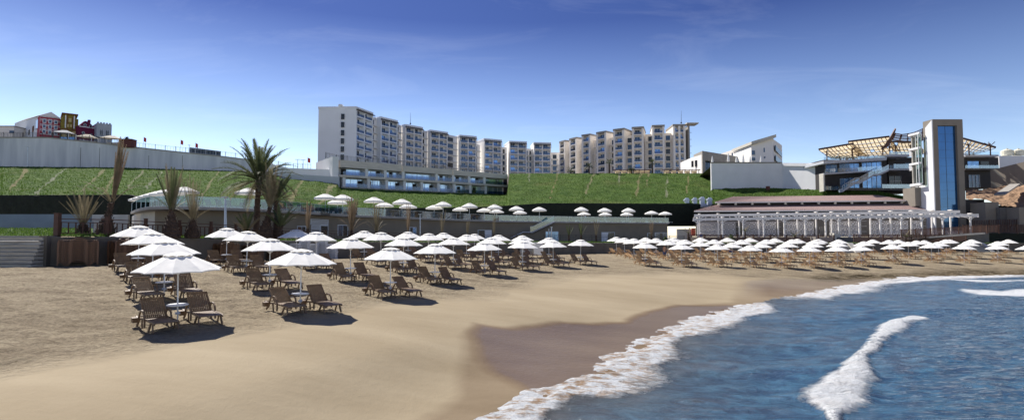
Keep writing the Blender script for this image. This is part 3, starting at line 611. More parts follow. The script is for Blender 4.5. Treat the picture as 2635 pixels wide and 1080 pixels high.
def opening(x0, x1, yt, yb, parts, frame='frame_white', depth=.12):
    """frame and leaves set against the building wall, proud of it"""
    a, b = wall_pt(x0), wall_pt(x1); zt = P((x0 + x1) / 2, yt, a.y).z; zb = P((x0 + x1) / 2, yb, a.y).z
    d = Vector((b.x - a.x, b.y - a.y, 0)); L = d.length; d.normalize(); nrm = Vector((d.y, -d.x, 0))
    def rect(mb, u0, u1, z0, z1, off, th): 
        p, q = a + d * u0 + nrm * off, a + d * u1 + nrm * off; p2, q2 = p + nrm * th, q + nrm * th
        mb.hexa([(p2.x, p2.y, z0), (q2.x, q2.y, z0), (q.x, q.y, z0), (p.x, p.y, z0)], [(p2.x, p2.y, z1), (q2.x, q2.y, z1), (q.x, q.y, z1), (p.x, p.y, z1)])
    fr = MB(); w = .09
    rect(fr, 0, w, zb, zt, .002, depth); rect(fr, L - w, L, zb, zt, .002, depth); rect(fr, w, L - w, zt - w, zt, .002, depth)
    o = fr.build('door_frame', M[frame], tb); u = w; k_ = len(parts); ww = (L - 2 * w) / k_
    for i, pm in enumerate(parts):
        q = MB()
        if pm == 'louvre':
            z = zb
            while z < zt - w - .05: rect(q, u + ww * i + .01, u + ww * (i + 1) - .01, z, z + .10, .012 + .0, depth * .6); z += .17
            q.build('louvre_panel', M['frame_white'], o)
        else:
            rect(q, u + ww * i + .01, u + ww * (i + 1) - .01, zb, zt - w, .012, .05 if i % 2 == 0 else .07); q.build('door_leaf', M[pm], o)
            m2 = MB(); rect(m2, u + ww * i - .02, u + ww * i + .03, zb, zt - w, .015, .085); m2.build('mullion', M[frame], o)
opening(764, 786, 581, 606, ['window_dark', 'window_dark']); opening(798, 843, 563, 578, ['louvre', 'louvre']); opening(800, 822, 579, 606, ['louvre']); opening(823, 843, 579, 606, ['window_dark'])
opening(868, 894, 578, 606, ['window', 'window_dark']); opening(1053, 1070, 584, 612, ['window_dark', 'window_pale']); opening(1229, 1264, 591, 622, ['window_dark', 'cloth_white'])
opening(1403, 1436, 595, 624, ['window_pale', 'window_pale']); opening(1547, 1581, 597, 624, ['cloth_white', 'window_dark']); opening(1665, 1677, 599, 622, ['window_dark']); opening(1684, 1716, 598, 622, ['window', 'window_dark', 'window'])
# glass balustrade
bal = empty('glass_balustrade', V(900, 90, DZ), 'glass balustrade following the curved edge of the upper terrace', 'balustrade')
ge = offset(edge_pts, .12); hr = MB()
for i in range(len(ge) - 1):
    a, b = ge[i], ge[i + 1]; d = (b - a).normalized()
    MB().wall((a.x + d.x * .03, a.y + d.y * .03), (b.x - d.x * .03, b.y - d.y * .03), H + DZ + .05, H + DZ + 1.12, .02).build('glass_panel', M['rail_glass'], bal)
    hr.bar(a + Vector((0, 0, 1.15)), b + Vector((0, 0, 1.15)), .05, .035); hr.bar(a + Vector((0, 0, .025)), b + Vector((0, 0, .025)), .06, .05)
    hr.bar(a + Vector((0, 0, .05)), a + Vector((0, 0, 1.15)), .04, .04)
hr.build('rail', M['steel'], bal)
# outer stair from the terrace
st = empty('terrace_stairs', V(1380, 117, 0), 'outdoor stairs with glass sides descending from the middle of the terrace', 'stairs')
def flight(p, q, ns, w=2.0):
    p, q = Vector(p), Vector(q); d = Vector((q.x - p.x, q.y - p.y, 0)).normalized(); nrm = Vector((d.y, -d.x, 0)) * -1
    m = MB(); g = MB(); r_ = MB(); sg = MB()
    for i in range(ns):
        a = p.lerp(q, i / ns); b = p.lerp(q, (i + 1) / ns); z = a.z
        m.hexa([(a.x, a.y, z - .2), (b.x, b.y, z - .2), (b.x + nrm.x * w, b.y + nrm.y * w, z - .2), (a.x + nrm.x * w, a.y + nrm.y * w, z - .2)], [(a.x, a.y, z), (b.x, b.y, z), (b.x + nrm.x * w, b.y + nrm.y * w, z), (a.x + nrm.x * w, a.y + nrm.y * w, z)])
    m.build('steps', M['bale'], st)
    f0, f1 = p - nrm * .07, q - nrm * .07
    sg.add([f0 + Vector((0, 0, -.55)), f1 + Vector((0, 0, -.55)), f1 + Vector((0, 0, -.1)), f0 + Vector((0, 0, -.1))] + [f0 + nrm * .06 + Vector((0, 0, -.55)), f1 + nrm * .06 + Vector((0, 0, -.55)), f1 + nrm * .06 + Vector((0, 0, -.1)), f0 + nrm * .06 + Vector((0, 0, -.1))], [(0, 1, 2, 3), (7, 6, 5, 4), (0, 4, 5, 1), (1, 5, 6, 2), (2, 6, 7, 3), (3, 7, 4, 0)]); sg.build('stringer', M['concrete_dark'], st)
    g.add([f0 - nrm * .02 + Vector((0, 0, -.05)), f1 - nrm * .02 + Vector((0, 0, -.05)), f1 - nrm * .02 + Vector((0, 0, 1.1)), f0 - nrm * .02 + Vector((0, 0, 1.1))] + [f0 + Vector((0, 0, -.05)), f1 + Vector((0, 0, -.05)), f1 + Vector((0, 0, 1.1)), f0 + Vector((0, 0, 1.1))], [(0, 1, 2, 3), (7, 6, 5, 4), (0, 4, 5, 1), (1, 5, 6, 2), (2, 6, 7, 3), (3, 7, 4, 0)]); g.build('glass_panel', M['rail_glass'], st)
    r_.bar(f0 + Vector((0, 0, 1.15)), f1 + Vector((0, 0, 1.15)), .09, .07); r_.build('handrail', M['white_metal'], st)
e1 = wall_pt(1426); Ys = e1.y - 2.6
flight(P(1426, 570, Ys), P(1371, 596, Ys), 13); flight(P(1371, 596, Ys), P(1348, 596, Ys), 3); flight(P(1348, 596, Ys), P(1303, 616, Ys), 10)
c = P(1412, 588, Ys - .3); MB().tube([(c.x, c.y, H - 1.5), (c.x, c.y, c.z)], .12, 8).build('column', M['white_metal'], st)

# terrace parasols with a valance
def valance_parasol(D=3.2, h=2.75):
    o = local('parasol', 'x', 'parasol'); r_ = D / 2; n = 12
    MB().tube([(0, 0, 0), (0, 0, h - .05)], .035, 8).build('pole', M['white_metal'], o)
    MB().lathe([(.02, .0), (.3, .0), (.3, .07), (.06, .09), (.05, .3)], 12).build('base', M['concrete_dark'], o)
    c_ = MB().lathe([(.42, h - .10), (.9, h - .27), (r_, h - .58)], n); c_.lathe([(r_ - .004, h - .58), (r_ - .015, h - .80)], n); c_.build('canopy', M['canvas'], o)
    MB().lathe([(.01, h + .02), (.3, h - .01), (.5, h - .08)], n).build('vent_cap', M['canvas_vent'], o)
    q = MB()
    for i in range(6):
        a = i * math.pi / 3; q.bar((0, 0, h - .1), (math.cos(a) * (r_ - .05), math.sin(a) * (r_ - .05), h - .61), .02)
    q.build('ribs', M['white_metal'], o)
    MB().lathe([(.05, .72), (.28, .72), (.28, .75), (.05, .75)], 12).build('table', M['white_resin'], o); return o
tp = [(836.3,498,'a'),(881,500,'b'),(868,512,'c'),(961.5,506.6,'d'),(989,520,'e'),(1034,511.4,'f'),(1050,524,'g'),(1140,518,''),(1117,527,''),(1208,522,''),(1184,532,''),(1272.5,525.5,''),(1246,535,''),(1278,538,''),(1329,530,''),(1338,541,''),(1388,532,''),(1496,532,''),(1503,545,''),(1556,534.5,''),(1557.5,546,''),(1617.5,534.5,''),(1613,546,''),(1677,542,''),(1712,544,''),(638,483.5,''),(473,480,''),(440,484,''),(418,488,''),(402,492,''),(388,496,''),(374,501,''),(362,507,'')]
tp.sort()
vp = valance_parasol(); vp.location = (0, 0, -50); first = True; tpos = []
for i, (px, py, _) in enumerate(tp):
    Y = (DZ + 2.75) * F / (609.5 - py); Ye = float(np.interp(px, ex, eY)); Y = max(Y, Ye + 1.9) if px > 480 else max(Y, Ye + 2.0)
    Y = min(Y, Ye + 14)
    z = H + DZ; p = Vector(XY(px, Y) + (z,)); 
    o = vp if first else copy_tree(vp); first = False
    o.location = p; o.rotation_euler = (0, 0, random.random()); tpos.append(p)
    sc = 1.0 if px > 480 else 1.0; ztip = P(px, py, Y).z - z; o.scale = (1, 1, max(.85, min(1.25, ztip / 2.77)))
    lab = f'{ORD[i]} white valance parasol from the left on the upper terrace' if i < 30 else ['third white valance parasol from the right on the upper terrace', 'second white valance parasol from the right on the upper terrace', 'rightmost white valance parasol on the upper terrace'][i - 30]
    tag(o, lab, 'parasol', 'white valance parasols on the upper terrace')
# dark sun beds on the terrace
def terrace_bed():
    o = local('sun_bed', 'x', 'sun bed')
    MB().box((0, 0, .33), (.66, 1.3, .10)).build('seat', M['cushion'], o)
    b = MB(); b.hexa([(-.33, .62, .34), (.33, .62, .34), (.33, .74, .30), (-.33, .74, .30)], [(-.33, 1.05, .98), (.33, 1.05, .98), (.33, 1.15, .95), (-.33, 1.15, .95)]); b.build('backrest', M['cushion'], o)
    f = MB()
    for sx in (-.3, .3):
        f.box((sx, 0, .25), (.05, 1.9, .05))
        for sy in (-.8, .8): f.box((sx, sy, .12), (.05, .05, .25))
    f.build('frame', M['white_metal'], o); return o
tbed = terrace_bed(); k_ = 0; first = True
for i, (px, py, _) in enumerate(tp):
    if px < 480: continue
    p = tpos[i]
    for s_, side in ((-1, 'left'), (1, 'right')):
        o = tbed if first else copy_tree(tbed); first = False; o.location = (p.x + s_ * .95, p.y - .2 + random.uniform(-.2, .2), p.z); o.rotation_euler = (0, 0, R(10) + random.uniform(-.1, .1))
        tag(o, f'dark sun bed {side} of the {ORD[i] if i < 30 else ["third last", "second last", "last"][i - 30]} terrace parasol from the left'.replace('  ', ' '), 'sun bed', 'dark sun beds on the upper terrace')
for j, px in enumerate([548, 575, 598, 690, 712, 735, 757, 780, 808]):
    p = Vector(XY(px, float(np.interp(px, ex, eY)) + 1.9) + (H + DZ,)); o = copy_tree(tbed); o.location = p; o.rotation_euler = (0, 0, R(170)); tag(o, f'{ORD[j]} dark sun bed from the left behind the glass near the big palm', 'sun bed', 'dark sun beds on the upper terrace')
# ------------------------------------------------------------------ hotel wings
def hblock(parent, pxa, ytl, pxb, ytr, zt, zb, deep, cols, style, vdir=None, floors=None, fh=3.25, first=0, open_frac=None, side_win=0):
    """one stepped block: front from picture column pxa to pxb; its depth follows from the height of the roof line zt (relative)"""
    Ya = zt * F / (609.5 - ytl); Yb = zt * F / (609.5 - ytr)
    A_, B_ = Vector(XY(pxa, Ya) + (0,)), Vector(XY(pxb, Yb) + (0,)); u = B_ - A_; L = u.length; u.normalize()
    v = Vector(vdir).normalized() if vdir else Vector((-u.y, u.x, 0))
    Z0, Z1 = H + zb, H + zt
    def q(a, b, z): p = A_ + u * a + v * b; return (p.x, p.y, z)
    def bx(m, a0, a1, b0, b1, z0, z1): m.hexa([q(a0, b0, z0), q(a1, b0, z0), q(a1, b1, z0), q(a0, b1, z0)], [q(a0, b0, z1), q(a1, b0, z1), q(a1, b1, z1), q(a0, b1, z1)])
    nf = floors or int((zt - zb) / fh); fin = .6 if style != 'B' else .95; rec = 1.7
    m = MB(); bx(m, .002, L - .002, rec, deep, Z0, Z1 - .9)
    cw = (L - fin) / len(cols)
    for i in range(len(cols) + 1):
        a = i * cw; dd = (rec - .003); bx(m, a, a + fin, 0, dd, Z0, Z1 - .9 if style != 'B' else Z1 - .9)
    for f in range(nf):
        z = Z1 - .9 - 2.75 - f * fh
        if z < Z0: break
        for i in range(len(cols)): bx(m, i * cw + fin, (i + 1) * cw, .04, rec - .004, z - .5, z)
    wname = {'A': 'hotel_white', 'B': 'hotel_sand', 'C': 'hotel_cool'}[style]
    wall = m.build('room_block', M[wname], parent)
    r_ = MB(); ov = .5 if style != 'B' else .05
    bx(r_, -.15, L + .15, -ov if style == 'B' else .0, deep + .1, Z1 - .9 + .003, Z1); r_.build('roof', M['hotel_cool' if style != 'B' else 'concrete'], wall)
    if style != 'B':
        s_ = MB(); bx(s_, -.02, L + .02, -.9, -.005, Z1 - 1.5, Z1 - 1.2)
        for i in range(int(L / 1.1)): bx(s_, i * 1.1, i * 1.1 + .12, -1.0, .0, Z1 - 1.2 + .003, Z1 - 1.0)
        for a in (0, L - .12): bx(s_, a, a + .12, -.9, -.78, Z1 - 3.5, Z1 - 1.5)
        s_.build('sunshade', M['hotel_dark'], wall)
    for i, c in enumerate(cols):
        for f in range(nf):
            z = Z1 - .9 - 2.75 - f * fh
            if z < Z0 + .2: break
            a0, a1 = i * cw + fin, (i + 1) * cw; w = a1 - a0
            g = MB(); k0, k1 = (a0 + .1 * w, a0 + .66 * w) if c == 'l' else ((a0 + .10 * w, a0 + .72 * w) if c == 'w' else (a0 + .3 * w, a0 + .85 * w))
            top = 2.35 if not (style == 'B') else 2.2
            bx(g, k0, k1, rec - .06, rec - .005, z + .05, z + top); wn_ = g.build('window', M[['window', 'window', 'window_dark', 'window_pale'][random.choice([0, 0, 1, 2, 3])]], wall)
            b = MB(); bx(b, a0 + .01, a1 - .01, .12, .16, z + .06, z + .95); bx(b, a0 + .01, a1 - .01, .10, .18, z + .95, z + 1.0)
            b.build('balcony_railing', M['balcony_glass'], wall)
            if i == 0 or True:
                mm = MB(); km = (k0 + k1) / 2; bx(mm, km - .04, km + .04, rec - .10, rec - .061, z + .05, z + top); mm.build('window_frame', M['frame_white'], wall)
    return A_, B_, u, v, L, wall, q, bx
def gap(parent, A_, B_, zt, zb, back, name='hotel_white', wins=1):
    """recessed link between two blocks"""
    u = (B_ - A_); L = u.length; u.normalize(); v = Vector((-u.y, u.x, 0)); Z0, Z1 = H + zb, H + zt
    def q(a, b, z): p = A_ + u * a + v * b; return (p.x, p.y, z)
    def bx(m, a0, a1, b0, b1, z0, z1): m.hexa([q(a0, b0, z0), q(a1, b0, z0), q(a1, b1, z0), q(a0, b1, z0)], [q(a0, b0, z1), q(a1, b0, z1), q(a1, b1, z1), q(a0, b1, z1)])
    m = MB(); bx(m, -.8, L + .8, back + 1.2, back + 9, Z0, Z1); f = 0
    while Z1 - .9 - 2.6 - f * 3.25 > Z0: bx(m, -.1, L + .1, back, back + 1.195, Z1 - .9 - 2.75 - f * 3.25 - .3, Z1 - .9 - 2.75 - f * 3.25); f += 1
    w = m.build('link_block', M[name], parent)
    for k in range(f):
        z = Z1 - .9 - 2.75 - k * 3.25
        for j in range(wins):
            a0 = L * (j + .22) / wins; a1 = L * (j + .72) / wins; g = MB(); bx(g, a0, a1, back + 1.14, back + 1.19, z + .1, z + 2.4); g.build('window', M[random.choice(['window', 'window_dark'])], w)
zp = 22.0
ha = empty('hotel', P(1050, 420, 230), 'white stepped hotel wing on the left, tall blocks receding behind the glass podium', 'hotel')
r0 = hblock(ha, 913, 270.8, 957, 287, 52.7, zp, 15.5, ['r', 'w'], 'C', vdir=(-1, .04, 0))
A_, B_, u, v, L, wall, q, bx = r0
# windows up the blank end wall and its dark foot band
for k in range(7):
    z = H + 48.5 - k * 3.3; m = MB(); m.box(*( ((A_.x - 5.4, A_.y - .1, z), (1.3, .25, 2.2)) )); m.build('stair_window', M['window_dark'], wall)
m = MB(); m.box((A_.x - 5.4, A_.y - .35, H + 39), (2.0, .5, 24)) ; m = MB()
m.box((A_.x - 11.0, A_.y - .15, H + 26.4), (9.5, .6, 1.6)); m.build('plinth', M['hotel_dark'], wall)
m = MB(); m.box((A_.x - 6.5, A_.y + 1.2, H + 53.1), (1.4, 3, .9)); m.build('roof_hatch', M['hotel_cool'], wall)
blocksA = [(977, 297, 1021, 307.6, 52.4), (1041, 317, 1086, 325, 52.4), (1106, 331.5, 1151, 338, 52.4), (1182, 344.8, 1225.6, 348.8, 52.4), (1245.8, 354, 1290.6, 358, 52.4), (1311, 360.7, 1355.6, 362.5, 52.4), (1374, 364.2, 1418.5, 365, 52.2)]
prevB = B_
for i, (a, ya, b, yb, zt) in enumerate(blocksA):
    rr = hblock(ha, a, ya, b, yb, zt, zp, 13, ['l', 'w'] if i > 3 else ['r', 'w'], 'A' if i > 0 else 'C')
    gap(ha, prevB, rr[0], zt - (.6 if i < 4 else 3.2), zp, 2.2 if i > 3 else 1.2, wins=1 if i < 5 else 2); prevB = rr[1]
for px, yt, yb2, Y, lab in [(1056, 290, 320, 262, 'thin lightning mast on the third roof of the left hotel wing'), (1753, 285, 318, 262, 'thin lightning mast on the tallest roof of the right hotel wing')]:
    a, b = P(px, yt, Y), P(px, yb2, Y); t = MB().tube([b, a], [.12, .04], 6); t.tube([b, b + Vector((0, 0, .6))], .35, 8); tag(t.build('roof_mast', M['dark_metal']), lab, 'mast')
hb = empty('hotel', P(1600, 420, 270), 'sand coloured stepped hotel wing on the right, blocks growing taller towards its glass stair', 'hotel')
blocksB = [(1440, 362.6, 1454, 358.6, 52.2), (1466, 355, 1484, 350.6, 52.2), (1498, 345, 1520, 341.8, 52.2), (1536, 338.3, 1561, 334.3, 52.2), (1580, 330.4, 1608, 327, 52.2), (1628.5, 324.7, 1658.6, 323, 52.3), (1681, 319.8, 1713, 318.7, 52.4), (1735.6, 317.4, 1767.6, 317.2, 52.5)]
prevB = None
for i, (a, ya, b, yb, zt) in enumerate(blocksB):
    rr = hblock(hb, a, ya, b, yb, zt, zp, 14 if i > 3 else 9, ['w'] if i < 7 else ['l', 'l'], 'B')
    if prevB is not None: gap(hb, prevB, rr[0], zt - 3.4, zp, 2.0 if i < 5 else 2.4, 'hotel_sand')
    prevB = rr[1]
gap(ha, Vector(XY(1419.5, 310) + (0,)), Vector(XY(1439, 310) + (0,)), 47, zp, 1.0)
# glass stair tower at the end of the right wing
m = MB(); a = P(1770, 318, 262); b = P(1774.5, 318, 262); m.hexa([(a.x, a.y, H + zp), (b.x, b.y, H + zp), (b.x, b.y + 8, H + zp), (a.x, a.y + 8, H + zp)], [(a.x, a.y, H + 52), (b.x, b.y, H + 52), (b.x, b.y + 8, H + 52), (a.x, a.y + 8, H + 52)])
st = m.build('stair_tower', M['concrete'], hb)
for k in range(7):
    z = H + 49 - k * 3.25; MB().box((b.x + .6, b.y + 1, z), (1.1, .3, .12)).build('balcony_railing', M['dark_metal'], st)
MB().box((b.x + 1.2, b.y + 2, H + 53.1), (5.5, 6, .5)).build('roof', M['pale_wall'], st)
# ------------------------------------------------------------------ podium with two glazed storeys in the slope
pa, pb = P(872, 430, 165), P(1304, 447, 199); pod = empty('podium_building', (pa.x, pa.y, H + 14.6), 'low two storey glazed podium with a stone band, set in the green slope', 'building')
u = Vector((pb.x - pa.x, pb.y - pa.y, 0)); L = u.length; u.normalize(); v = Vector((-u.y, u.x, 0)); base = Vector((pa.x, pa.y, 0))
def pq(a, b, z): p = base + u * a + v * b; return (p.x, p.y, H + z)
def pbx(m, a0, a1, b0, b1, z0, z1): m.hexa([pq(a0, b0, z0), pq(a1, b0, z0), pq(a1, b1, z0), pq(a0, b1, z0)], [pq(a0, b0, z1), pq(a1, b0, z1), pq(a1, b1, z1), pq(a0, b1, z1)]); return m
def lpx(px):                                   # column on the podium front -> distance along it
    k_ = (px - CX) / F; return (k_ * base.y - base.x) / (u.x - k_ * u.y)
ztop, zmid, zbot = 22.6, 18.25, 14.75
pbx(MB(), -.4, L + .2, 2.4, 16, 13.2, ztop - .4).build('wall', M['render_white'], pod)
for i, (x0, x1) in enumerate([(872, 1032), (1033, 1163), (1164, 1305)]):
    pbx(MB(), lpx(x0), lpx(x1) - .12, -.5, 2.3, ztop - 2.1 - (.0 if i else 0), ztop + (.0, -.25, -.45)[i]).build('stone_band', M['stone_band'], pod)
pbx(MB(), -.2, L, -.7, 2.3, zmid - .65, zmid).build('floor_slab', M['stone_band'], pod); pbx(MB(), .5, L, -.7, 2.3, zbot - .5, zbot).build('floor_slab', M['concrete'], pod)
m = MB(); pbx(m, -2.2, -.42, -1.0, 16, 14.9, 23.4); m.build('side_wall', M['render_white'], pod)
up = [876, 941.5, 989.5, 1036, 1122, 1164.7, 1206, 1245.5, 1304]; lo = [883, 947, 993.5, 1039.5, 1084, 1127, 1168, 1209, 1249, 1304]
for row, z0, z1 in ((up, zmid, ztop - 2.1), (lo, zbot, zmid - .65)):
    for a in row[:-1] if row is lo else row[1:-1]:
        s_ = lpx(a); pbx(MB(), s_ - .45, s_ + .45, -.3, 2.39, z0 + .002, z1 - .002).build('column', M['render_white'], pod)
    for a, b in zip(row[:-1], row[1:]):
        s0, s1 = lpx(a) + .5, lpx(b) - .5
        g = pbx(MB(), s0, s1, 2.2, 2.3, z0 + .01, z1 - .01).build('window', M['podium_glass'], pod); n_ = max(3, int((s1 - s0) / 1.7)); fr = MB()
        for k in range(n_ + 1): x_ = s0 + (s1 - s0) * k / n_; pbx(fr, x_ - .04, x_ + .04, 2.08, 2.19, z0 + .02, z1 - .02)
        pbx(fr, s0, s1, 2.06, 2.185, z1 - .14, z1 - .03); fr.build('window_frame', M['frame_white'], g)
        k = random.randrange(n_); pbx(MB(), s0 + (s1 - s0) * k / n_ + .1, s0 + (s1 - s0) * (k + .75) / n_, 2.1, 2.18, z0 + .02, z0 + 2.3).build('open_door', M['dark_inside'], g)
        pbx(MB(), s0 + .02, s1 - .02, -.25, -.21, z0 + .03, z0 + 1.15).build('glass_rail', M['balcony_glass'], pod)
pth = [Vector(pq(a, 1.2, ztop - .02 if a < 60 else ztop - .4)) for a in np.linspace(.5, L - 2, 12)]
fence([Vector(pq(-3, 3, 23.4)), Vector(pq(-.5, 1.2, 22.7))] + pth, 1.6, 'dark metal railing on the roof edge of the glazed podium', 3.2, .45, 'dark_metal', .12, bar=.06)

# ------------------------------------------------------------------ long wall on the hilltop, left
LW = [(-400,352,170),(0,353,170),(123,353,171),(241,365.5,172),(310,374,173),(450,389,175),(567,401,177),(640,410,178),(700,420,178)]
lw = empty('hilltop_wall', P(300, 431, 172), 'long high grey white retaining wall along the hilltop on the left', 'wall'); mb = MB(); cp = MB()
for (a, ya, Ya), (b, yb, Yb) in zip(LW[:-1], LW[1:]):
    p, q_ = P(a, ya, Ya - .6), P(b, yb, Yb - .6); mb.wall((p.x, p.y), (q_.x, q_.y), H + 15, p.z, 1.0, H + 15, q_.z); cp.wall((p.x, p.y - .15), (q_.x, q_.y - .15), p.z - .3, p.z + .02, .1, q_.z - .3, q_.z + .02)
mb.build('wall', M['wall_long'], lw); cp.build('coping', M['concrete'], lw)
top = [P(a, y, Y) for a, y, Y in LW]
for i, px in enumerate([208, 257, 383, 470]):
    p, q_ = P(px, 380 if px < 300 else 400, 169.2), P(px, 430, 169.2); MB().box((p.x, p.y, (p.z + q_.z) / 2), (.08, .1, p.z - q_.z)).build('expansion_joint', M['concrete_dark'], lw)
mb = MB(); p, q_, r_ = P(690, 420, 172), P(742, 432, 168), P(868, 437, 165); mb.wall((p.x, p.y), (q_.x, q_.y), H + 14, p.z, .6, H + 14, q_.z); mb.wall((q_.x, q_.y), (r_.x, r_.y), H + 14, q_.z, .6, H + 14, r_.z)
tag(mb.build('ramp_wall', M['render_white']), 'white ramp wall between the big palm and the glazed podium', 'wall')
mb = MB(); p, q_ = P(720, 446, 162.5), P(872, 455, 160.5); mb.wall((p.x, p.y), (q_.x, q_.y), H + 12, p.z, .6, H + 12, q_.z); tag(mb.build('low_wall', M['render_grey']), 'lower grey wall in front of the white ramp wall', 'wall')
# platform behind the wall
mb = MB(); 
for a, b in zip(top[:-1], top[1:]): mb.add([(a.x, a.y, a.z - .3), (b.x, b.y, b.z - .3), (b.x * 1.35, b.y * 1.35, b.z - .3), (a.x * 1.35, a.y * 1.35, a.z - .3)], [(0, 1, 2, 3)])
mb.build('upper_street', M['paving'])['kind'] = 'structure'
def toppath(a, b, n, dz=0):
    out = []
    for px in np.linspace(a, b, n):
        y = np.interp(px, [t[0] for t in LW], [t[1] for t in LW]); Y = np.interp(px, [t[0] for t in LW], [t[2] for t in LW]); p = P(px, y, Y + .1); p.z += dz; out.append(p)
    return out
fence(toppath(-350, 134, 12), 1.5, 'dark railing on the hilltop wall before the patterned houses, left part', 2.8, .42, 'dark_metal', .12, bar=.07)
fence(toppath(136, 306, 8), 1.9, 'tall dark railing on the hilltop wall before the awnings', 2.2, .42, 'dark_metal', .14, bar=.08)
fence(toppath(347, 655, 12), 1.5, 'light railing running down the hilltop wall right of the brick planter', 3.0, .9, 'steel', .12, bar=.05)
q_ = P(740, 432, 168.2); fence([P(700, 423, 171), P(742, 431, 168.2), P(800, 433, 167)], 1.3, 'short light railing on the ramp wall beside the left hotel wing', 3.0, .8, 'steel', .1, bar=.05)
# screens on the railing
p, q_ = P(488, 392, 176), P(568, 401, 177.2); m = MB().wall((p.x, p.y), (q_.x, q_.y), p.z - .2, p.z + 1.6, .1, q_.z - .2, q_.z + 1.5); tag(m.build('wind_screen', M['cushion']), 'dark grey screen panel on the sloping railing left of the big palm', 'screen')
# red flags
for i, (px, py, Y) in enumerate([(374, 361, 176), (469, 368, 178), (507, 376, 179), (796, 414, 170)]):
    p = P(px, py, Y); o = empty('flag', (p.x, p.y, p.z - 3), ['small red flag on a pole nearest the patterned houses', 'middle red flag on the hilltop railing', 'red flag right above the dark screen panel', 'tiny red flag beside the left hotel wing'][i], 'flag', 'red flags on the hilltop')
    MB().tube([(p.x - .5, p.y, p.z - 5.5), (p.x - .5, p.y, p.z + 1.2)], .035, 6).build('pole', M['steel'], o)
    m = MB(); nn = 5
    vs = [(p.x - .48 + .28 * a, p.y + .12 * math.sin(a * 1.6), p.z + 1.0 - b * .9 - .1 * a) for a in range(nn) for b in range(3)]; m.add([(p.x - .48 + (v_[0] - p.x + .48) * .7, v_[1], p.z + .9 + (v_[2] - p.z - .9) * .75) for v_ in vs], [(a * 3 + b, (a + 1) * 3 + b, (a + 1) * 3 + b + 1, a * 3 + b + 1) for a in range(nn - 1) for b in range(2)]); m.build('cloth', M['red'], o)
# lamp posts
def lamp(px, yt, yb_, Y, label, arm=.7, mt='steel', rad=.09):
    a, b = P(px, yt, Y), P(px, yb_, Y); o = empty('street_lamp', b, label, 'street lamp', 'lamp posts')
    MB().tube([b, a], [rad * 1.3, rad * .7], 8).build('pole', M[mt], o); h_ = MB(); h_.box((a.x, a.y - .1, a.z + .06), (arm, .3, .1)); h_.build('lamp_head', M[mt], o); return o
lamp(71, 378, 428, 168, 'thin lamp post standing against the hilltop wall at far left', 1.5); lamp(487, 374, 392, 176.5, 'lamp post at the left end of the dark screen panel'); lamp(636, 395, 410, 177, 'lamp post on the hilltop behind the big palm')
lamp(766, 411, 433, 167.6, 'left one of two lamp posts beside the left hotel wing', 1.4); lamp(780, 412, 433, 169, 'right one of two lamp posts beside the left hotel wing', 1.4)
lamp(580, 509, 606, 50, 'grey lamp post in front of the terrace, left of the big palm', .45, 'tank_grey', .11)
lamp(1419, 585, 622, 100, 'grey lamp post beside the blue door under the terrace stairs', .4, 'steel', .14); lamp(1081, 552, 608, 84, 'grey lamp post by the small dark window in the terrace wall', .4, 'steel', .09)
# brick planter and its bush
p = P(329, 361, 172.5); o = empty('brick_planter', (p.x, p.y, p.z - 2), 'square dark red brick planter with a small dark bush on the hilltop wall', 'planter')
MB().box((p.x, p.y, p.z - 1.1), (3.9, 2.4, 2.4)).build('box', M['brick_red'], o); MB().box((p.x, p.y, p.z + .16), (4.1, 2.6, .16)).build('rim', M['hotel_dark'], o)
m = MB(); r = random.Random(3)
for i in range(90):
    a, e, l = r.random() * 6.28, r.uniform(.2, 1.5), r.uniform(.5, 1.1); c = Vector((p.x - .3, p.y, p.z + .2)); d = Vector((math.cos(a) * math.cos(e), math.sin(a) * math.cos(e), math.sin(e))); m.bar(c, c + d * l, .07, .02)
m.build('bush', M['hedge'], o)

# ------------------------------------------------------------------ patterned town houses on the hilltop
def facade(name, label, px0, ytl, px1, ytr, Yl, Yr, yb0, yb1, wallm, deep=9):
    A_, B_ = P(px0, ytl, Yl), P(px1, ytr, Yr); u = Vector((B_.x - A_.x, B_.y - A_.y, 0)); L = u.length; u.normalize(); v = Vector((-u.y, u.x, 0)); zb = min(P(px0, yb0, Yl).z, P(px1, yb1, Yr).z) - 1.5; o = empty(name, (A_.x, A_.y, zb), label, 'house')
    zt = (A_.z + B_.z) / 2
    def q(a, b, z): p = A_ + u * (a * L) + v * b; return (p.x, p.y, zb + (zt - zb) * z)
    def bx(m, a0, a1, b0, b1, z0, z1): m.hexa([q(a0, b0, z0), q(a1, b0, z0), q(a1, b1, z0), q(a0, b1, z0)], [q(a0, b0, z1), q(a1, b0, z1), q(a1, b1, z1), q(a0, b1, z1)]); return m
    bx(MB(), 0, 1, 0, deep, 0, 1).build('wall', M[wallm], o); return o, q, bx, A_, B_, u, v, L, zb, zt
# red striped house with a long pale side wall
o, q, bx, A_, B_, u, v, L, zb, zt = facade('town_house', 'gabled house with a red facade, white stripes and a long pale side wall', 104, 298, 155, 304.5, 184, 188, 341, 347, 'facade_red', 4)
S_ = P(38, 317, 225); side = MB(); sz = S_.z
side.hexa([(S_.x, S_.y, zb), (A_.x - .02, A_.y, zb), (B_.x, B_.y + 2, zb), (S_.x + 8, S_.y + 1, zb)], [(S_.x, S_.y, sz), (A_.x - .02, A_.y, A_.z), (B_.x, B_.y + 2, B_.z), (S_.x + 8, S_.y + 1, sz)]); side.build('side_wall', M['hotel_cool'], o)
ap = P(132, 288, 188); m = MB(); bk = (S_.x + 4, S_.y + .6, sz + 2.0)
m.add([(A_.x - .3, A_.y - .3, A_.z), (B_.x + .3, B_.y - .3, B_.z), tuple(ap), (S_.x, S_.y, sz), (S_.x + 8, S_.y + 1, sz), bk], [(0, 1, 2), (0, 2, 5, 3), (1, 4, 5, 2), (3, 5, 4)]); m.build('roof', M['roof_grey'], o)
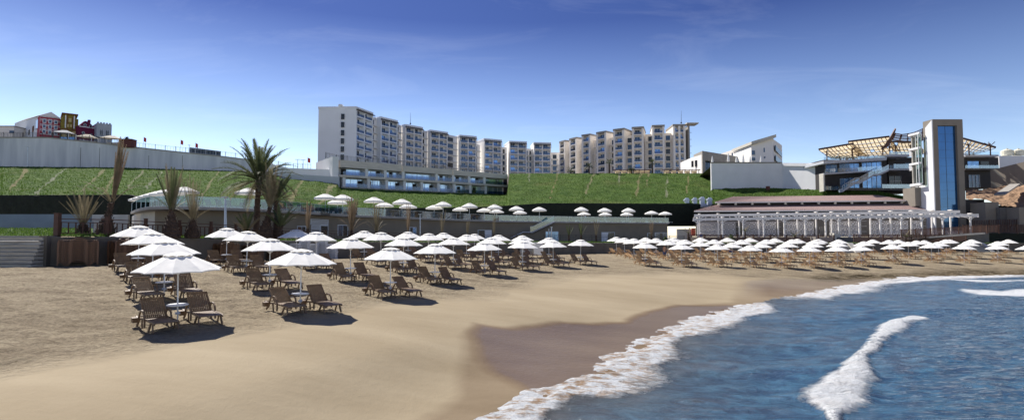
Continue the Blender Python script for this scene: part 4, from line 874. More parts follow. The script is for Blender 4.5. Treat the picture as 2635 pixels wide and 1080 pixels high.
for z in (.98, .86, .80, .62, .56, .40, .33, .16): bx(MB(), 0, 1, -.06, -.002, z - .012, z + .012).build('stripe', M['cloth_white'], o)
for r_ in range(3):
    for c_ in range(3):
        a0 = .13 + c_ * .29; z0 = .20 + r_ * .25; w = bx(MB(), a0 - .02, a0 + .17, -.12, -.07, z0 - .02, z0 + .19).build('window', M['cloth_white'], o); bx(MB(), a0 + .015, a0 + .135, -.15, -.121, z0 + .02, z0 + .15).build('pane', M['window'], w)
for k, (f0, f1, w0, mm) in enumerate([(.15, .22, .35, 'facade_purple'), (.38, .46, .5, 'facade_purple'), (.62, .66, .35, 'window_dark'), (.76, .80, .4, 'facade_brown'), (.88, .95, .6, 'window')]):
    a, b = S_.lerp(A_, f0), S_.lerp(A_, f1); z0 = zb + 3.4; MB().wall((a.x - .08, a.y - .2), (b.x - .08, b.y - .2), z0, z0 + (w0 * 5), .1).build('mural_panel', M[mm], o)
# mustard house
o, q, bx, *_ , L, zb, zt = facade('town_house', 'mustard and brown half timbered house with a flat overhanging roof', 157.5, 302, 202, 307, 186, 189, 348, 356, 'facade_mustard')
bx(MB(), .12, .86, -.03, 8.8, 1.0, 1.14).build('attic', M['facade_mustard'], o); bx(MB(), .02, .97, -.9, 9, 1.14, 1.19).build('roof', M['facade_brown'], o)
for a in (.34, .64): bx(MB(), a, a + .06, -.10, -.04, .28, 1.1).build('timber', M['facade_brown'], o)
bx(MB(), .0, 1, -.10, -.003, .50, .55).build('timber', M['facade_brown'], o)
for a in (.22, .72): bx(MB(), a, a + .07, -.16, -.105, .58, 1.12).build('white_strip', M['cloth_white'], o)
for a0, a1, z0, z1 in [(.42, .6, .84, 1.0), (.35, .47, .62, .74), (.52, .63, .62, .74), (.08, .32, .14, .46), (.41, .57, .12, .42), (.66, .9, .06, .46)]: bx(MB(), a0, a1, -.22, -.17, z0, z1).build('window', M['facade_cream'], o)
# purple house with a stepped gable
o, q, bx, *_ , L, zb, zt = facade('town_house', 'purple house with a rounded gable, arched windows and a chimney', 204, 322, 246.5, 330, 187, 191, 366, 372, 'facade_purple')
g = [(0, 1), (.08, 1.06), (.22, 1.17), (.34, 1.25), (.56, 1.23), (.74, 1.12), (.9, 1.0), (1, .97)]; m = MB(); m.add([q(a, -.02, z) for a, z in g] + [q(a, 1.2, z) for a, z in g], [tuple(range(8)), tuple(range(15, 7, -1))] + [(k, 8 + k, 9 + k, k + 1) for k in range(7)]); m.build('gable', M['facade_purple'], o)
bx(MB(), .56, .68, .1, 1.1, 1.2, 1.34).build('chimney', M['facade_purple'], o)
for z in (.97, .34): bx(MB(), 0, 1, -.08, -.022, z - .02, z + .02).build('stripe', M['cloth_white'], o)
for a, z in [(.34, 1.06), (.68, 1.02), (.25, .68), (.72, .62)]:
    w = MB(); c0 = q(a, -.1, z); n_ = 10; vs = [q(a + .10 * math.cos(t * .628), -.1, z + .075 * math.sin(t * .628)) for t in range(10)]; vs2 = [q(a + .10 * math.cos(t * .628), -.03, z + .075 * math.sin(t * .628)) for t in range(10)]; w.add(vs + vs2, [tuple(range(9, -1, -1))] + [(k, (k + 1) % 10, 10 + (k + 1) % 10, 10 + k) for k in range(10)]); ww = w.build('window', M['facade_grey'], o)
    bx(MB(), a - .045, a + .045, -.14, -.102, z - .045, z + .045).build('pane', M['window_dark'], ww)
# grey castle house
o, q, bx, *_ , L, zb, zt = facade('town_house', 'grey castle like house with battlements and pointed windows', 249.5, 320, 288, 317, 188, 191, 356, 362, 'facade_grey')
for k in range(5): bx(MB(), .03 + k * .2, .13 + k * .2, 0, .8, 1.0, 1.06).build('battlement', M['facade_grey'], o)
for a in (.22, .62):
    for d in (0, .11): m = MB(); m.add([q(a + d, -.05, .42), q(a + d + .07, -.05, .42), q(a + d + .07, -.05, .62), q(a + d + .035, -.05, .72), q(a + d, -.05, .62)] + [q(a + d, -.002, .42), q(a + d + .07, -.002, .42), q(a + d + .07, -.002, .62), q(a + d + .035, -.002, .72), q(a + d, -.002, .62)], [(0, 1, 2, 3, 4), (9, 8, 7, 6, 5)] + [(k, 5 + k, 5 + (k + 1) % 5, (k + 1) % 5) for k in range(5)]); m.build('window', M['window_dark'], o)
bx(MB(), 0, 1, -.1, -.002, .27, .33).build('stripe', M['hotel_dark'], o)
# plain pale house at the very left
p = P(-60, 326, 200); q2 = P(36, 328, 200); o = empty('flat_house', (p.x, p.y, p.z - 8), 'plain pale flat roofed house at the very left of the hilltop', 'house')
MB().box(((p.x + q2.x) / 2, p.y + 5, p.z - 4), (q2.x - p.x, 10, 8)).build('wall', M['hotel_sand'], o); a, b = P(25, 336, 199.9), P(36, 343, 199.9); MB().box(((a.x + b.x) / 2, 199.85, (a.z + b.z) / 2), (abs(b.x - a.x), .2, a.z - b.z)).build('window', M['window'], o); MB().box(((p.x + q2.x) / 2, p.y + 5, p.z + .15), (q2.x - p.x + .6, 10.6, .3)).build('roof', M['concrete'], o)
# awnings in front of the houses
for i, (x0, x1, ytop, ybt, Y, mm, lab) in enumerate([(137, 179, 336, 352, 178, 'roof_grey', 'grey glazed kiosk before the mustard house'), (197, 238, 347, 362, 177, 'awning', 'pale awning kiosk before the purple house'), (258, 304, 350, 366, 178, 'awning', 'cream market parasol stall before the grey castle house')]):
    a, b = P(x0, ytop + 4, Y), P(x1, ytop + 6, Y); zb = P(x0, ybt + 6, Y).z - 1; o = empty('kiosk', (a.x, a.y, zb), lab, 'kiosk', 'kiosks on the hilltop')
    xm = (a.x + b.x) / 2; w = (b.x - a.x) / 2; m = MB(); z = a.z
    m.add([(xm - w, Y - .5, z), (xm + w, Y - .5, z - .3), (xm + w, Y + 3, z - .3), (xm - w, Y + 3, z), (xm - w * .3, Y + 1.2, z + .9), (xm + w * .3, Y + 1.2, z + .8)], [(0, 1, 5, 4), (1, 2, 5), (2, 3, 4, 5), (3, 0, 4), (3, 2, 1, 0)]); m.build('roof', M[mm], o)
    m = MB()
    for sx in (-w + .1, w - .1):
        for sy in (-.3, 2.8): m.box((xm + sx, Y + sy, (zb + z - .35) / 2), (.14, .14, z - .35 - zb))
    m.build('posts', M['white_metal'], o); MB().box((xm, Y + 2.5, zb + (z - zb) * .35), (w * 1.8, .1, (z - zb) * .6)).build('back_panel', M['pale_wall' if i else 'window_pale'], o)

# ------------------------------------------------------------------ buildings right of the hotel
# grey lobby building
o = empty('lobby_building', P(1830, 445, 205), 'grey lobby building with a slanted roof and tall blue glass next to the hotel', 'building')
a, b, c, d = P(1779, 406, 215), P(1805, 398, 205), P(1860, 402, 205), P(1880, 405, 205); zb = H + 20
m = MB(); m.hexa([(a.x, a.y, zb), (b.x, b.y, zb), (b.x, b.y + 14, zb), (a.x, a.y + 14, zb)], [(a.x, a.y, a.z), (b.x, b.y, b.z), (b.x, b.y + 14, b.z), (a.x, a.y + 14, a.z)]); m.build('wall', M['hotel_white'], o)
e0, e1 = P(1804, 388, 204), P(1900, 403, 204); m = MB(); yb_ = 204.5
m.add([(b.x, 204, zb), (b.x + 1.0, 204, zb), (b.x + 1.0, 204, e0.z - 3.5), (e1.x, 204, e1.z - 3.2), (e1.x, 204, e1.z), (b.x, 204, e0.z)] + [(b.x, 214, zb), (b.x + 1.0, 214, zb), (b.x + 1.0, 214, e0.z - 3.5), (e1.x, 214, e1.z - 3.2), (e1.x, 214, e1.z), (b.x, 214, e0.z)], [(0, 1, 2, 5), (2, 3, 4, 5)] + [(11, 8, 7, 6), (11, 10, 9, 8)] + [(k, 6 + k, 6 + (k + 1) % 6, (k + 1) % 6) for k in range(6)]); m.build('roof', M['concrete'], o)
g0, g1 = P(1811, 408, 206), P(1905, 410, 206); g = MB().hexa([(g0.x, 206, zb), (g1.x, 206, zb), (g1.x, 206.3, zb), (g0.x, 206.3, zb)], [(g0.x, 206, g0.z), (g1.x, 206, g1.z), (g1.x, 206.3, g1.z), (g0.x, 206.3, g0.z)]).build('window', M['window'], o)
m = MB()
for k in range(12): x_ = g0.x + (g1.x - g0.x) * k / 12; m.box((x_, 205.95, (zb + g0.z) / 2), (.08, .08, g0.z - zb))
for k in range(4): z_ = zb + (g0.z - zb) * (k + .5) / 4; m.box(((g0.x + g1.x) / 2, 205.94, z_), (g1.x - g0.x, .06, .08))
m.build('window_frame', M['dark_metal'], g)
for x0, x1 in ((1785, 1793), (1779.5, 1782)): p, q_ = P(x0, 414, 211.5), P(x1, 430, 211.5); MB().wall((p.x, 212.0 - (x0 - 1779) * .3), (q_.x, 212.0 - (x1 - 1779) * .3 - .0), q_.z, p.z, .4).build('window', M['window_dark'], o)
# white building with the curved right edge
o = empty('white_building', P(1935, 420, 190), 'white hotel building with a roof rising to the right behind the white wall', 'building')
zb = H + 20; L0, L1 = P(1853, 396, 222), P(1927, 372, 205); m = MB(); m.hexa([(L0.x, L0.y, zb), (L1.x, L1.y, zb), (L1.x, L1.y + 14, zb), (L0.x, L0.y + 14, zb)], [(L0.x, L0.y, L0.z), (L1.x, L1.y, L1.z), (L1.x, L1.y + 14, L1.z), (L0.x, L0.y + 14, L0.z)]); m.build('wing', M['hotel_sand'], o)
for k, (x0, x1, yt, yb_) in enumerate([(1876, 1888, 396, 402), (1894, 1906, 388, 398), (1911, 1924, 381, 392), (1915, 1925, 396, 404)]):
    Yw = 216 - (x0 - 1876) * .24; p, q_ = P(x0, yt, Yw), P(x1, yb_, Yw - 3); MB().wall((p.x, p.y - 2.5), (q_.x, q_.y - 2.0), q_.z, p.z, .5).build('window', M['window_dark' if k % 2 else 'window'], o)
W0, W1, W2 = P(1933, 366, 192), P(1990, 349, 188), P(2012, 374, 200)
m = MB(); m.hexa([(W0.x, W0.y, zb - 6), (W1.x, W1.y, zb - 6), (W1.x, W1.y + 16, zb - 6), (W0.x, W0.y + 16, zb - 6)], [(W0.x, W0.y, W0.z - 1), (W1.x, W1.y, W1.z - .8), (W1.x, W1.y + 16, W1.z - .8), (W0.x, W0.y + 16, W0.z - 1)]); m.build('wall', M['hotel_white'], o)
m = MB(); m.hexa([(W0.x - .5, W0.y - 1.4, W0.z - 1), (W1.x + .3, W1.y - 1.4, W1.z - .8), (W1.x + .3, W1.y + 16, W1.z - .8), (W0.x - .5, W0.y + 16, W0.z - 1)], [(W0.x - .5, W0.y - 1.4, W0.z), (W1.x + .3, W1.y - 1.4, W1.z + .2), (W1.x + .3, W1.y + 16, W1.z + .2), (W0.x - .5, W0.y + 16, W0.z)]); m.build('roof', M['pale_wall'], o)
m = MB(); m.hexa([(W1.x + .02, W1.y, zb - 6), (W2.x, W2.y, zb - 6), (W2.x, W2.y + 8, zb - 6), (W1.x + .02, W1.y + 12, zb - 6)], [(W1.x + .02, W1.y, W1.z - 1.2), (W2.x, W2.y, W2.z), (W2.x, W2.y + 8, W2.z), (W1.x + .02, W1.y + 12, W1.z - 1.2)]); m.build('balcony_wing', M['hotel_sand'], o)
for k in range(4):
    z = W1.z - 5 - k * 3.4; mm = MB(); mm.wall((W1.x + .5, W1.y - .5), (W2.x - .2, W2.y - .5), z, z + 1.7, .3, z - .7 + k * .3, z + .9 + k * .3); mm.build('window', M['window_dark'], o)
for (x0, x1, yt, yb_) in [(1939, 1947, 386, 397), (1964, 1968, 381, 392), (1965, 1968, 403, 408), (1939, 1948, 404, 412), (1976.5, 1981, 358, 370), (1976.5, 1981, 374, 387), (1976.5, 1981, 391, 403)]:
    p, q_ = P(x0, yt, 190), P(x1, yb_, 190); MB().box(((p.x + q_.x) / 2, float(np.interp(x0, [1933, 1990], [191.9, 187.9])), (p.z + q_.z) / 2), (q_.x - p.x, .35, p.z - q_.z)).build('window', M['window'], o)
# white retaining wall box
o = empty('white_wall', P(1830, 482, 170), 'big plain white retaining wall with a rounded corner, standing on the green slope', 'wall')
pts = [(1830, 418, 172), (1828, 418, 170.6), (1830, 418, 170), (2012, 418, 167), (2013, 421, 167), (2119, 421, 154)]
m = MB(); pp = [P(*t) for t in pts]; zb = H + 9
for a, b in zip(pp[:-1], pp[1:]): m.wall((a.x, a.y), (b.x, b.y), zb, a.z, .6, zb, b.z)
m.build('wall', M['render_white'], o); a, b = P(2013, 420, 166.5), P(2119, 421, 153.5); MB().wall((a.x, a.y - .2), (b.x, b.y - .2), a.z - .8, a.z + .1, .9, b.z - .8, b.z + .1).build('coping', M['render_white'], o)
a, b = P(1829, 418, 169.8), P(2012, 418, 166.8); MB().wall((a.x, a.y - .15), (b.x, b.y - .15), a.z - .12, a.z + .1, .9, b.z - .12, b.z + .1).build('coping', M['concrete_dark'], o)
mb = MB(); mb.add([(pp[0].x, 171, H + 21.9), (pp[3].x, 168, H + 21.9), (pp[5].x - .5, 155, H + 20.4), (pp[5].x + 22, 200, H + 20.4), (pp[0].x + 5, 200, H + 21.0)], [(0, 1, 2, 3, 4)]); mb.build('pool_deck', M['paving'])['kind'] = 'structure'
# closed parasols on the deck
cpar = None; X5 = [(1833, 402, 169.5), (1874, 395, 172), (1895, 405, 169.5), (1912, 398, 169), (1930, 402, 170), (1958, 405, 170)]
for i, (px, py, Y) in enumerate(X5):
    p = P(px, py, Y + 1.5); zb = H + 21.9
    if cpar is None:
        cpar = local('closed_parasol', 'x', 'parasol'); MB().tube([(0, 0, 0), (0, 0, 3.4)], .04, 6).build('pole', M['white_metal'], cpar); MB().lathe([(.12, .7), (.42, .8), (.34, 1.8), (.16, 3.0), (.02, 3.5)], 9).build('canopy', M['canvas'], cpar); o = cpar
    else: o = copy_tree(cpar)
    o.location = (p.x, p.y, p.z - 3.3 if py < 404 else zb - .6); tag(o, f'{ORD[i]} furled white parasol from the left above the big white wall', 'parasol', 'furled parasols above the white wall')
# red box on the slope
p = P(1976, 484, 163); o = MB(); o.box((p.x, p.y, p.z), (.9, .7, .9)); o.box((p.x, p.y, p.z + .5), (1.0, .8, .12)); o.box((p.x - .3, p.y, p.z - .7), (.1, .1, .6)); o.box((p.x + .3, p.y, p.z - .7), (.1, .1, .6)); tag(o.build('utility_box', M['brick_red']), 'small dark red utility box on the grass below the big white wall', 'utility box')
# timber pergolas on the plateau edge
for i, (x0, x1, Y) in enumerate([(1582, 1630, 204), (1631, 1672, 204.5), (1709, 1798, 203.5)]):
    a, b = P(x0, 440, Y), P(x1, 440, Y); zt = P(x0, 437, Y).z; o = empty('timber_pergola', (a.x, a.y, H + 22), ['leftmost small brown pergola on the top edge of the slope', 'middle small brown pergola on the top edge of the slope', 'widest brown pergola on the slope edge beside the lobby building'][i], 'pergola', 'pergolas on the plateau edge')
    m = MB(); n_ = max(3, int((b.x - a.x) / 2.2))
    for k in range(n_ + 1): x_ = a.x + (b.x - a.x) * k / n_; m.box((x_, a.y, (H + 21.9 + zt) / 2), (.18, .18, zt - H - 21.9)); m.bar((x_, a.y - .8, zt + .1), (x_, a.y + 3, zt + .1), .12, .18)
    m.bar((a.x - .6, a.y, zt), (b.x + .6, a.y, zt), .16, .22); m.build('frame', M['pergola_wood'], o)
    s_ = MB()
    for k in range(n_): x_ = a.x + (b.x - a.x) * k / n_; s_.add([(x_ + .1, a.y + .2, zt - .25), (x_ + 2.0, a.y + .2, zt - .25), (x_ + 2.0, a.y + 2.6, zt - .5), (x_ + .1, a.y + 2.6, zt - .5)], [(0, 1, 2, 3)]); s_.add([(x_ + .2, a.y + .3, zt - .3), (x_ + 1.9, a.y + .3, zt - .3), (x_ + 1.9, a.y + .32, H + 22.1), (x_ + .2, a.y + .32, H + 22.1)], [(0, 1, 2, 3)])
    s_.build('fabric', M['shell'], o)
# ------------------------------------------------------------------ dark restaurant building with timber shell roofs
Y0 = 150.0
def bxy(m, px0, px1, yt, yb, Y, d):
    """box given by its front face in columns and rows at depth Y, d deep"""
    a, b = P(px0, yt, Y), P(px1, yb, Y); zt = P((px0 + px1) / 2, yt, Y).z; zb = P((px0 + px1) / 2, yb, Y).z
    m.hexa([(a.x, Y, zb), (b.x, Y, zb), (b.x, Y + d, zb), (a.x, Y + d, zb)], [(a.x, Y, zt), (b.x, Y, zt), (b.x, Y + d, zt), (a.x, Y + d, zt)]); return m
rest = empty('restaurant_building', P(2250, 490, Y0), 'dark two storey restaurant building with blue glass, outdoor stairs and balconies', 'building')
bxy(MB(), 2120, 2284, 411, 490, Y0 + 2, 16).build('wall', M['black_facade'], rest)
bxy(MB(), 2284, 2400, 405, 490, Y0 + 4.5, 14).build('wall', M['black_facade'], rest)
bxy(MB(), 2118.5, 2123.5, 446, 492, Y0 - .2, 2.1).build('side_fin', M['pale_wall'], rest)
m = MB()
a, b = P(2119, 414, Y0 - .4), P(2281, 405, Y0 - .4); m.hexa([(a.x, Y0 - .4, a.z - .7), (b.x, Y0 - .4, b.z - .75), (b.x, Y0 + 14, b.z - .75), (a.x, Y0 + 14, a.z - .7)], [(a.x, Y0 - .4, a.z), (b.x, Y0 - .4, b.z), (b.x, Y0 + 14, b.z), (a.x, Y0 + 14, a.z)]); m.build('roof_deck', M['render_grey'], rest)
bxy(MB(), 2281, 2342, 397, 403, Y0 - .6, 12).build('roof_deck', M['render_grey'], rest)
m = MB(); a, b = P(2120, 445.5, Y0 - .4), P(2246, 438, Y0 - .4); m.hexa([(a.x, Y0 - .4, a.z - .35), (b.x, Y0 - .4, b.z - .35), (b.x, Y0 + 2, b.z - .35), (a.x, Y0 + 2, a.z - .35)], [(a.x, Y0 - .4, a.z), (b.x, Y0 - .4, b.z), (b.x, Y0 + 2, b.z), (a.x, Y0 + 2, a.z)]); m.build('balcony_slab', M['render_grey'], rest)
bxy(MB(), 2286, 2346, 433.5, 437.5, Y0 - .6, 5).build('balcony_slab', M['render_grey'], rest)
m = MB(); bxy(m, 2123.6, 2348, 483, 489.5, Y0 - .2, 2.15).build('ground_slab', M['concrete_dark'], rest)
for (x0, x1, yt, yb) in [(2125, 2154, 424, 443), (2160, 2211, 421, 442), (2218, 2269, 417, 440), (2162, 2186, 459, 484), (2186, 2212, 458, 484), (2220, 2269, 452, 484), (2290, 2304, 425, 434), (2330, 2354, 419, 432)]:
    g = bxy(MB(), x0, x1, yt, yb, Y0 + (1.85 if x0 < 2284 else 4.3), .12).build('window', M['window_pale' if x0 < 2280 else 'window'], rest); n_ = max(2, int((x1 - x0) / 11)); fr = MB()
    for k in range(n_ + 1): x_ = x0 + (x1 - x0) * k / n_; bxy(fr, x_ - .25, x_ + .25, yt, yb, Y0 + (1.72 if x0 < 2284 else 4.18), .1)
    fr.build('window_frame', M['white_metal'], g)
for (x0, x1, yt, yb) in [(2289, 2319, 453, 484)]:
    g = bxy(MB(), x0, x1, yt, yb, Y0 + 4.3, .12).build('door', M['window_dark'], rest); fr = MB()
    for k in range(3): x_ = x0 + (x1 - x0) * k / 2; bxy(fr, x_ - .3, x_ + .3, yt, yb, Y0 + 4.15, .12)
    bxy(fr, x0, x1, 465.6, 466.3, Y0 + 4.14, .12); fr.build('door_frame', M['white_metal'], g)
# rails
m = MB(); a, b = P(2122, 435, Y0 - .3), P(2270, 427, Y0 - .3); a2, b2 = P(2122, 445, Y0 - .3), P(2270, 437, Y0 - .3); m.add([tuple(a2), tuple(b2), tuple(b), tuple(a)] + [(p.x, p.y + .04, p.z) for p in (a2, b2, b, a)], [(0, 1, 2, 3), (7, 6, 5, 4), (0, 4, 5, 1), (2, 6, 7, 3)]); m.build('glass_rail', M['rail_clear'], rest)
bxy(MB(), 2300, 2345, 422, 433, Y0 - .5, .05).build('glass_rail', M['rail_clear'], rest); bxy(MB(), 2124, 2160, 479, 488, Y0 - .3, .05).build('glass_rail', M['rail_clear'], rest); bxy(MB(), 2270, 2345, 474, 484, Y0 - .3, .05).build('glass_rail', M['rail_clear'], rest)
m = MB(); bxy(m, 2120, 2282, 402, 410, Y0 - .2, .05); m.build('glass_rail', M['rail_clear'], rest); bxy(MB(), 2288, 2345, 390, 397, Y0 - .4, .05).build('glass_rail', M['rail_clear'], rest)
# outdoor stairs
def sflight(px0, y0, px1, y1, n, Y):
    a, b = P(px0, y0, Y), P(px1, y1, Y); m = MB()
    for i in range(n):
        p = a.lerp(b, i / n); q_ = a.lerp(b, (i + 1) / n); m.hexa([(p.x, Y, p.z - .5), (q_.x, Y, q_.z - .5), (q_.x, Y + 1.8, q_.z - .5), (p.x, Y + 1.8, p.z - .5)], [(p.x, Y, q_.z), (q_.x, Y, q_.z), (q_.x, Y + 1.8, q_.z), (p.x, Y + 1.8, q_.z)])
    s_ = m.build('stair_flight', M['render_grey'], rest); g = MB(); up = Vector((0, 0, 1.15))
    g.add([tuple(a + Vector((0, -.06, 0))), tuple(b + Vector((0, -.06, 0))), tuple(b + up + Vector((0, -.06, 0))), tuple(a + up + Vector((0, -.06, 0)))] + [tuple(a + Vector((0, -.02, 0))), tuple(b + Vector((0, -.02, 0))), tuple(b + up + Vector((0, -.02, 0))), tuple(a + up + Vector((0, -.02, 0)))], [(0, 1, 2, 3), (7, 6, 5, 4), (0, 4, 5, 1), (2, 6, 7, 3)]); g.build('glass_rail', M['rail_clear'], s_)
    h_ = MB(); h_.bar(a + up, b + up, .09, .09)
    for i in range(0, n + 1, 2): p = a.lerp(b, i / n); h_.box((p.x, Y - .04, p.z + .55), (.06, .06, 1.1))
    h_.build('handrail', M['white_metal'], s_)
Ys = Y0 - 2.6
sflight(2168, 489, 2200, 469, 12, Ys); sflight(2200, 469, 2212, 468, 3, Ys); sflight(2212, 468, 2250, 447, 14, Ys); sflight(2250, 447, 2262, 447, 3, Ys); sflight(2262, 447, 2287, 435, 10, Ys)
# timber shell roofs
def shell(label, corners, nu, nv, sag, posts, group='timber shell roofs'):
    """corners: front-left, front-right, back-right, back-left as (px, py, Y)"""
    c = [P(*t) for t in corners]; o = empty('shell_roof', c[3], label, 'canopy', group)
    def S_(u, v):
        p = (c[0] * (1 - u) + c[1] * u) * (1 - v) + (c[3] * (1 - u) + c[2] * u) * v; p = p.copy(); p.z -= sag * 4 * v * (1 - v) * (.4 + .6 * math.sin(math.pi * u)); return p
    m = MB()
    for i in range(nu):
        for j in range(nv):
            if random.random() < .05: continue
            e = .03; u0, u1, v0, v1 = (i + e) / nu, (i + 1 - e) / nu, (j + e) / nv, (j + 1 - e) / nv
            a, b, d, f = S_(u0, v0), S_(u1, v0), S_(u1, v1), S_(u0, v1); t_ = Vector((0, 0, .05 + random.uniform(0, .15))); b2, d2 = b + Vector((0, 0, .18)), d + Vector((0, 0, .18))
            m.add([a + t_, b2 + t_, d2 + t_, f + t_], [(0, 1, 2, 3)])
    m.build('timber_panels', M['shell'], o); r_ = MB()
    for i in range(nu + 1): r_.tube([S_(i / nu, k / 10) for k in range(11)], .07, 5)
    for j in range(nv + 1): r_.tube([S_(k / 14, j / nv) for k in range(15)], .07, 5)
    for k in range(14): r_.bar(S_(k / 14, 0) + Vector((0, 0, .2)), S_((k + 1) / 14, 0) + Vector((0, 0, .2)), .25, .42)
    r_.build('ribs', M['brown_wood'], o); ps = MB()
    for (px, Y, yb) in posts:
        b = P(px, yb, Y); ps.tube([b, b + Vector((0, 0, 3.0))], .16, 6)
        for k in range(5): a_ = k * 1.257; ps.tube([b + Vector((0, 0, 2.4)), b + Vector((1.1 * math.cos(a_), 1.1 * math.sin(a_), 3.3))], .08, 5)
    ps.build('posts', M['brown_wood'], o); return o
shell('left timber shell roof with a pointed tip over the restaurant terrace', [(2107, 386, 147), (2196, 371, 148), (2238, 406, 164), (2143, 409, 164)], 9, 5, .5, [(2128, 150, 411), (2194, 152, 409)])
shell('middle timber shell roof rising towards the curved fin', [(2183, 366, 149), (2288, 353, 150), (2322, 398, 166), (2200, 404, 166)], 10, 6, .5, [(2193, 152, 408), (2210, 158, 405), (2272, 153, 404), (2290, 158, 402)])
shell('timber shell roof between the curved fin and the glass lift box', [(2292, 366, 152), (2362, 367, 152), (2384, 396, 168), (2300, 400, 168)], 8, 4, .3, [(2305, 155, 400), (2345, 155, 400)])
shell('right timber shell roof beyond the tower', [(2478, 358, 140), (2562, 381, 140), (2500, 399, 156), (2462, 399, 156)], 8, 5, .3, [(2549, 141, 400), (2494, 143, 400)])
# curved fin and open lattice
o = empty('curved_fin', P(2275, 383, 149), 'tall leaning red brown slatted fin rising over the timber roofs', 'canopy'); m = MB()
pr = [(2268, 384), (2276, 377), (2285, 364), (2294, 350), (2301, 338), (2304, 333)]
for i in range(5):
    a, b = P(*pr[i], 149), P(*pr[i + 1], 149); w = (1.5, 1.5, 1.2, .9, .6, .3)[i]; w2 = (1.5, 1.2, .9, .6, .3, .2)[i]
    m.hexa([(a.x, 149, a.z), (a.x + w, 149.2, a.z + .4), (a.x + w, 149.7, a.z + .4), (a.x, 149.6, a.z)], [(b.x, 149, b.z), (b.x + w2, 149.2, b.z + .4), (b.x + w2, 149.7, b.z + .4), (b.x, 149.6, b.z)])
m.build('slats', M['pergola_wood'], o); m2 = MB()
for i in range(5): m2.bar(P(*pr[i], 148.9), P(*pr[i + 1], 148.9), .25, .3)
m2.build('edge_beam', M['brown_wood'], o)
o = empty('lattice_canopy', P(2330, 366, 150), 'open dark lattice canopy curving up to the top of the tower', 'canopy'); m = MB()
lo_ = [(2296, 360), (2315, 362), (2335, 364), (2355, 364), (2372, 362), (2388, 352)]; hi_ = [(2303, 343), (2320, 346), (2337, 344), (2355, 340), (2375, 331), (2400, 318)]
for i in range(5):
    for k in range(7):
        f = k / 7; a = P(lo_[i][0] * (1 - f) + lo_[i + 1][0] * f, lo_[i][1] * (1 - f) + lo_[i + 1][1] * f, 154); b = P(hi_[i][0] * (1 - f) + hi_[i + 1][0] * f, hi_[i][1] * (1 - f) + hi_[i + 1][1] * f, 148); m.bar(a, b, .10 if k else .25, .10 if k else .25)
    for f in (0, .35, .7, 1): m.bar(P(lo_[i][0] * (1 - f) + hi_[i][0] * f, lo_[i][1] * (1 - f) + hi_[i][1] * f, 154 - 6 * f), P(lo_[i + 1][0] * (1 - f) + hi_[i + 1][0] * f, lo_[i + 1][1] * (1 - f) + hi_[i + 1][1] * f, 154 - 6 * f), .16, .16)
m.build('lattice', M['pergola_wood'], o)
# seated guests furniture on the roof deck
for i in range(9):
    px = 2175 + i * 18; Y = Y0 + 2.5 + (i % 3); z = P(2200, 408, Y0 - .4).z - .05 + (i * .07); x = XY(px, Y)[0]
    o = empty('terrace_table', (x, Y, z), f'{ORD[i]} dark table with chairs from the left on the restaurant roof deck', 'table', 'tables on the restaurant roof deck')
    MB().box((x, Y, z + .74), (.9, .9, .05)).build('table_top', M['pale_wall'], o); m = MB(); m.box((x, Y, z + .36), (.12, .12, .72)); m.build('leg', M['dark_metal'], o)
    for sx in (-.8, .8): m = MB(); m.box((x + sx, Y, z + .45), (.45, .45, .06)); m.box((x + sx * 1.25, Y, z + .75), (.06, .45, .6)); m.box((x + sx, Y, z + .2), (.35, .35, .42)); m.build('chair', M['cushion'], o)
# ------------------------------------------------------------------ tall lift tower
YT = 126.0; tw = empty('tower', V(2450, YT, 2), 'tall taupe framed tower with one huge dark blue glass panel', 'tower')
xa, xb = XY(2409, YT)[0], XY(2487, YT)[0]; zt = P(2450, 307, YT).z; zb = H - .5; g0, g1, zg = XY(2422, YT)[0], XY(2471.5, YT)[0], P(2445, 323, YT).z
m = MB(); m.box(((xa + g0) / 2, YT + 1.5, (zb + zt) / 2), (g0 - xa, 3, zt - zb)); m.box(((g1 + xb) / 2, YT + 1.5, (zb + zt) / 2), (xb - g1, 3, zt - zb)); m.box(((g0 + g1) / 2, YT + 1.5, (zg + zt) / 2), (g1 - g0 - .004, 3, zt - zg)); m.build('frame', M['tower_taupe'], tw)
MB().box(((xa + 6 + xb) / 2, YT + 6, (zb + zt) / 2 - .3), (xb - xa - 6.3, 6, zt - zb - .2)).build('core', M['tower_taupe'], tw)
g = MB().box(((g0 + g1) / 2, YT + .7, (zb + zg) / 2), (g1 - g0 - .01, .2, zg - zb - .01)).build('glass_panel', M['tower_glass'], tw)
m = MB()
for k in range(14): z = zb + (zg - zb) * k / 14; m.box(((g0 + g1) / 2, YT + .585, z), (g1 - g0 - .04, .02, .03))
m.box((g0 * .52 + g1 * .48, YT + .57, (zb + zg) / 2), (.05, .03, zg - zb - .1)); m.build('glass_joints', M['window_dark'], g)
m = MB(); x0 = XY(2393, YT)[0] + .4; xq = xa - .004; zk = P(2390, 474, YT).z
m.hexa([(xq - .25, YT - .05, zk), (xq, YT - .05, zk), (xq, YT + 2, zk), (xq - .25, YT + 2, zk)], [(xq - .25, YT - .05, zt - .2), (xq, YT - .05, zt - .2), (xq, YT + 2, zt - 1.6), (xq - .25, YT + 2, zt - 1.6)]); m.hexa([(xq - .25, YT - .05, zb), (xq, YT - .05, zb), (xq, YT + 4.6, zb), (xq - .25, YT + 4.6, zb)], [(xq - .25, YT - .05, zk - .002), (xq, YT - .05, zk - .002), (xq, YT + 4.6, zk - .002), (xq - .25, YT + 4.6, zk - .002)]); m.build('white_side_wall', M['render_white'], tw)
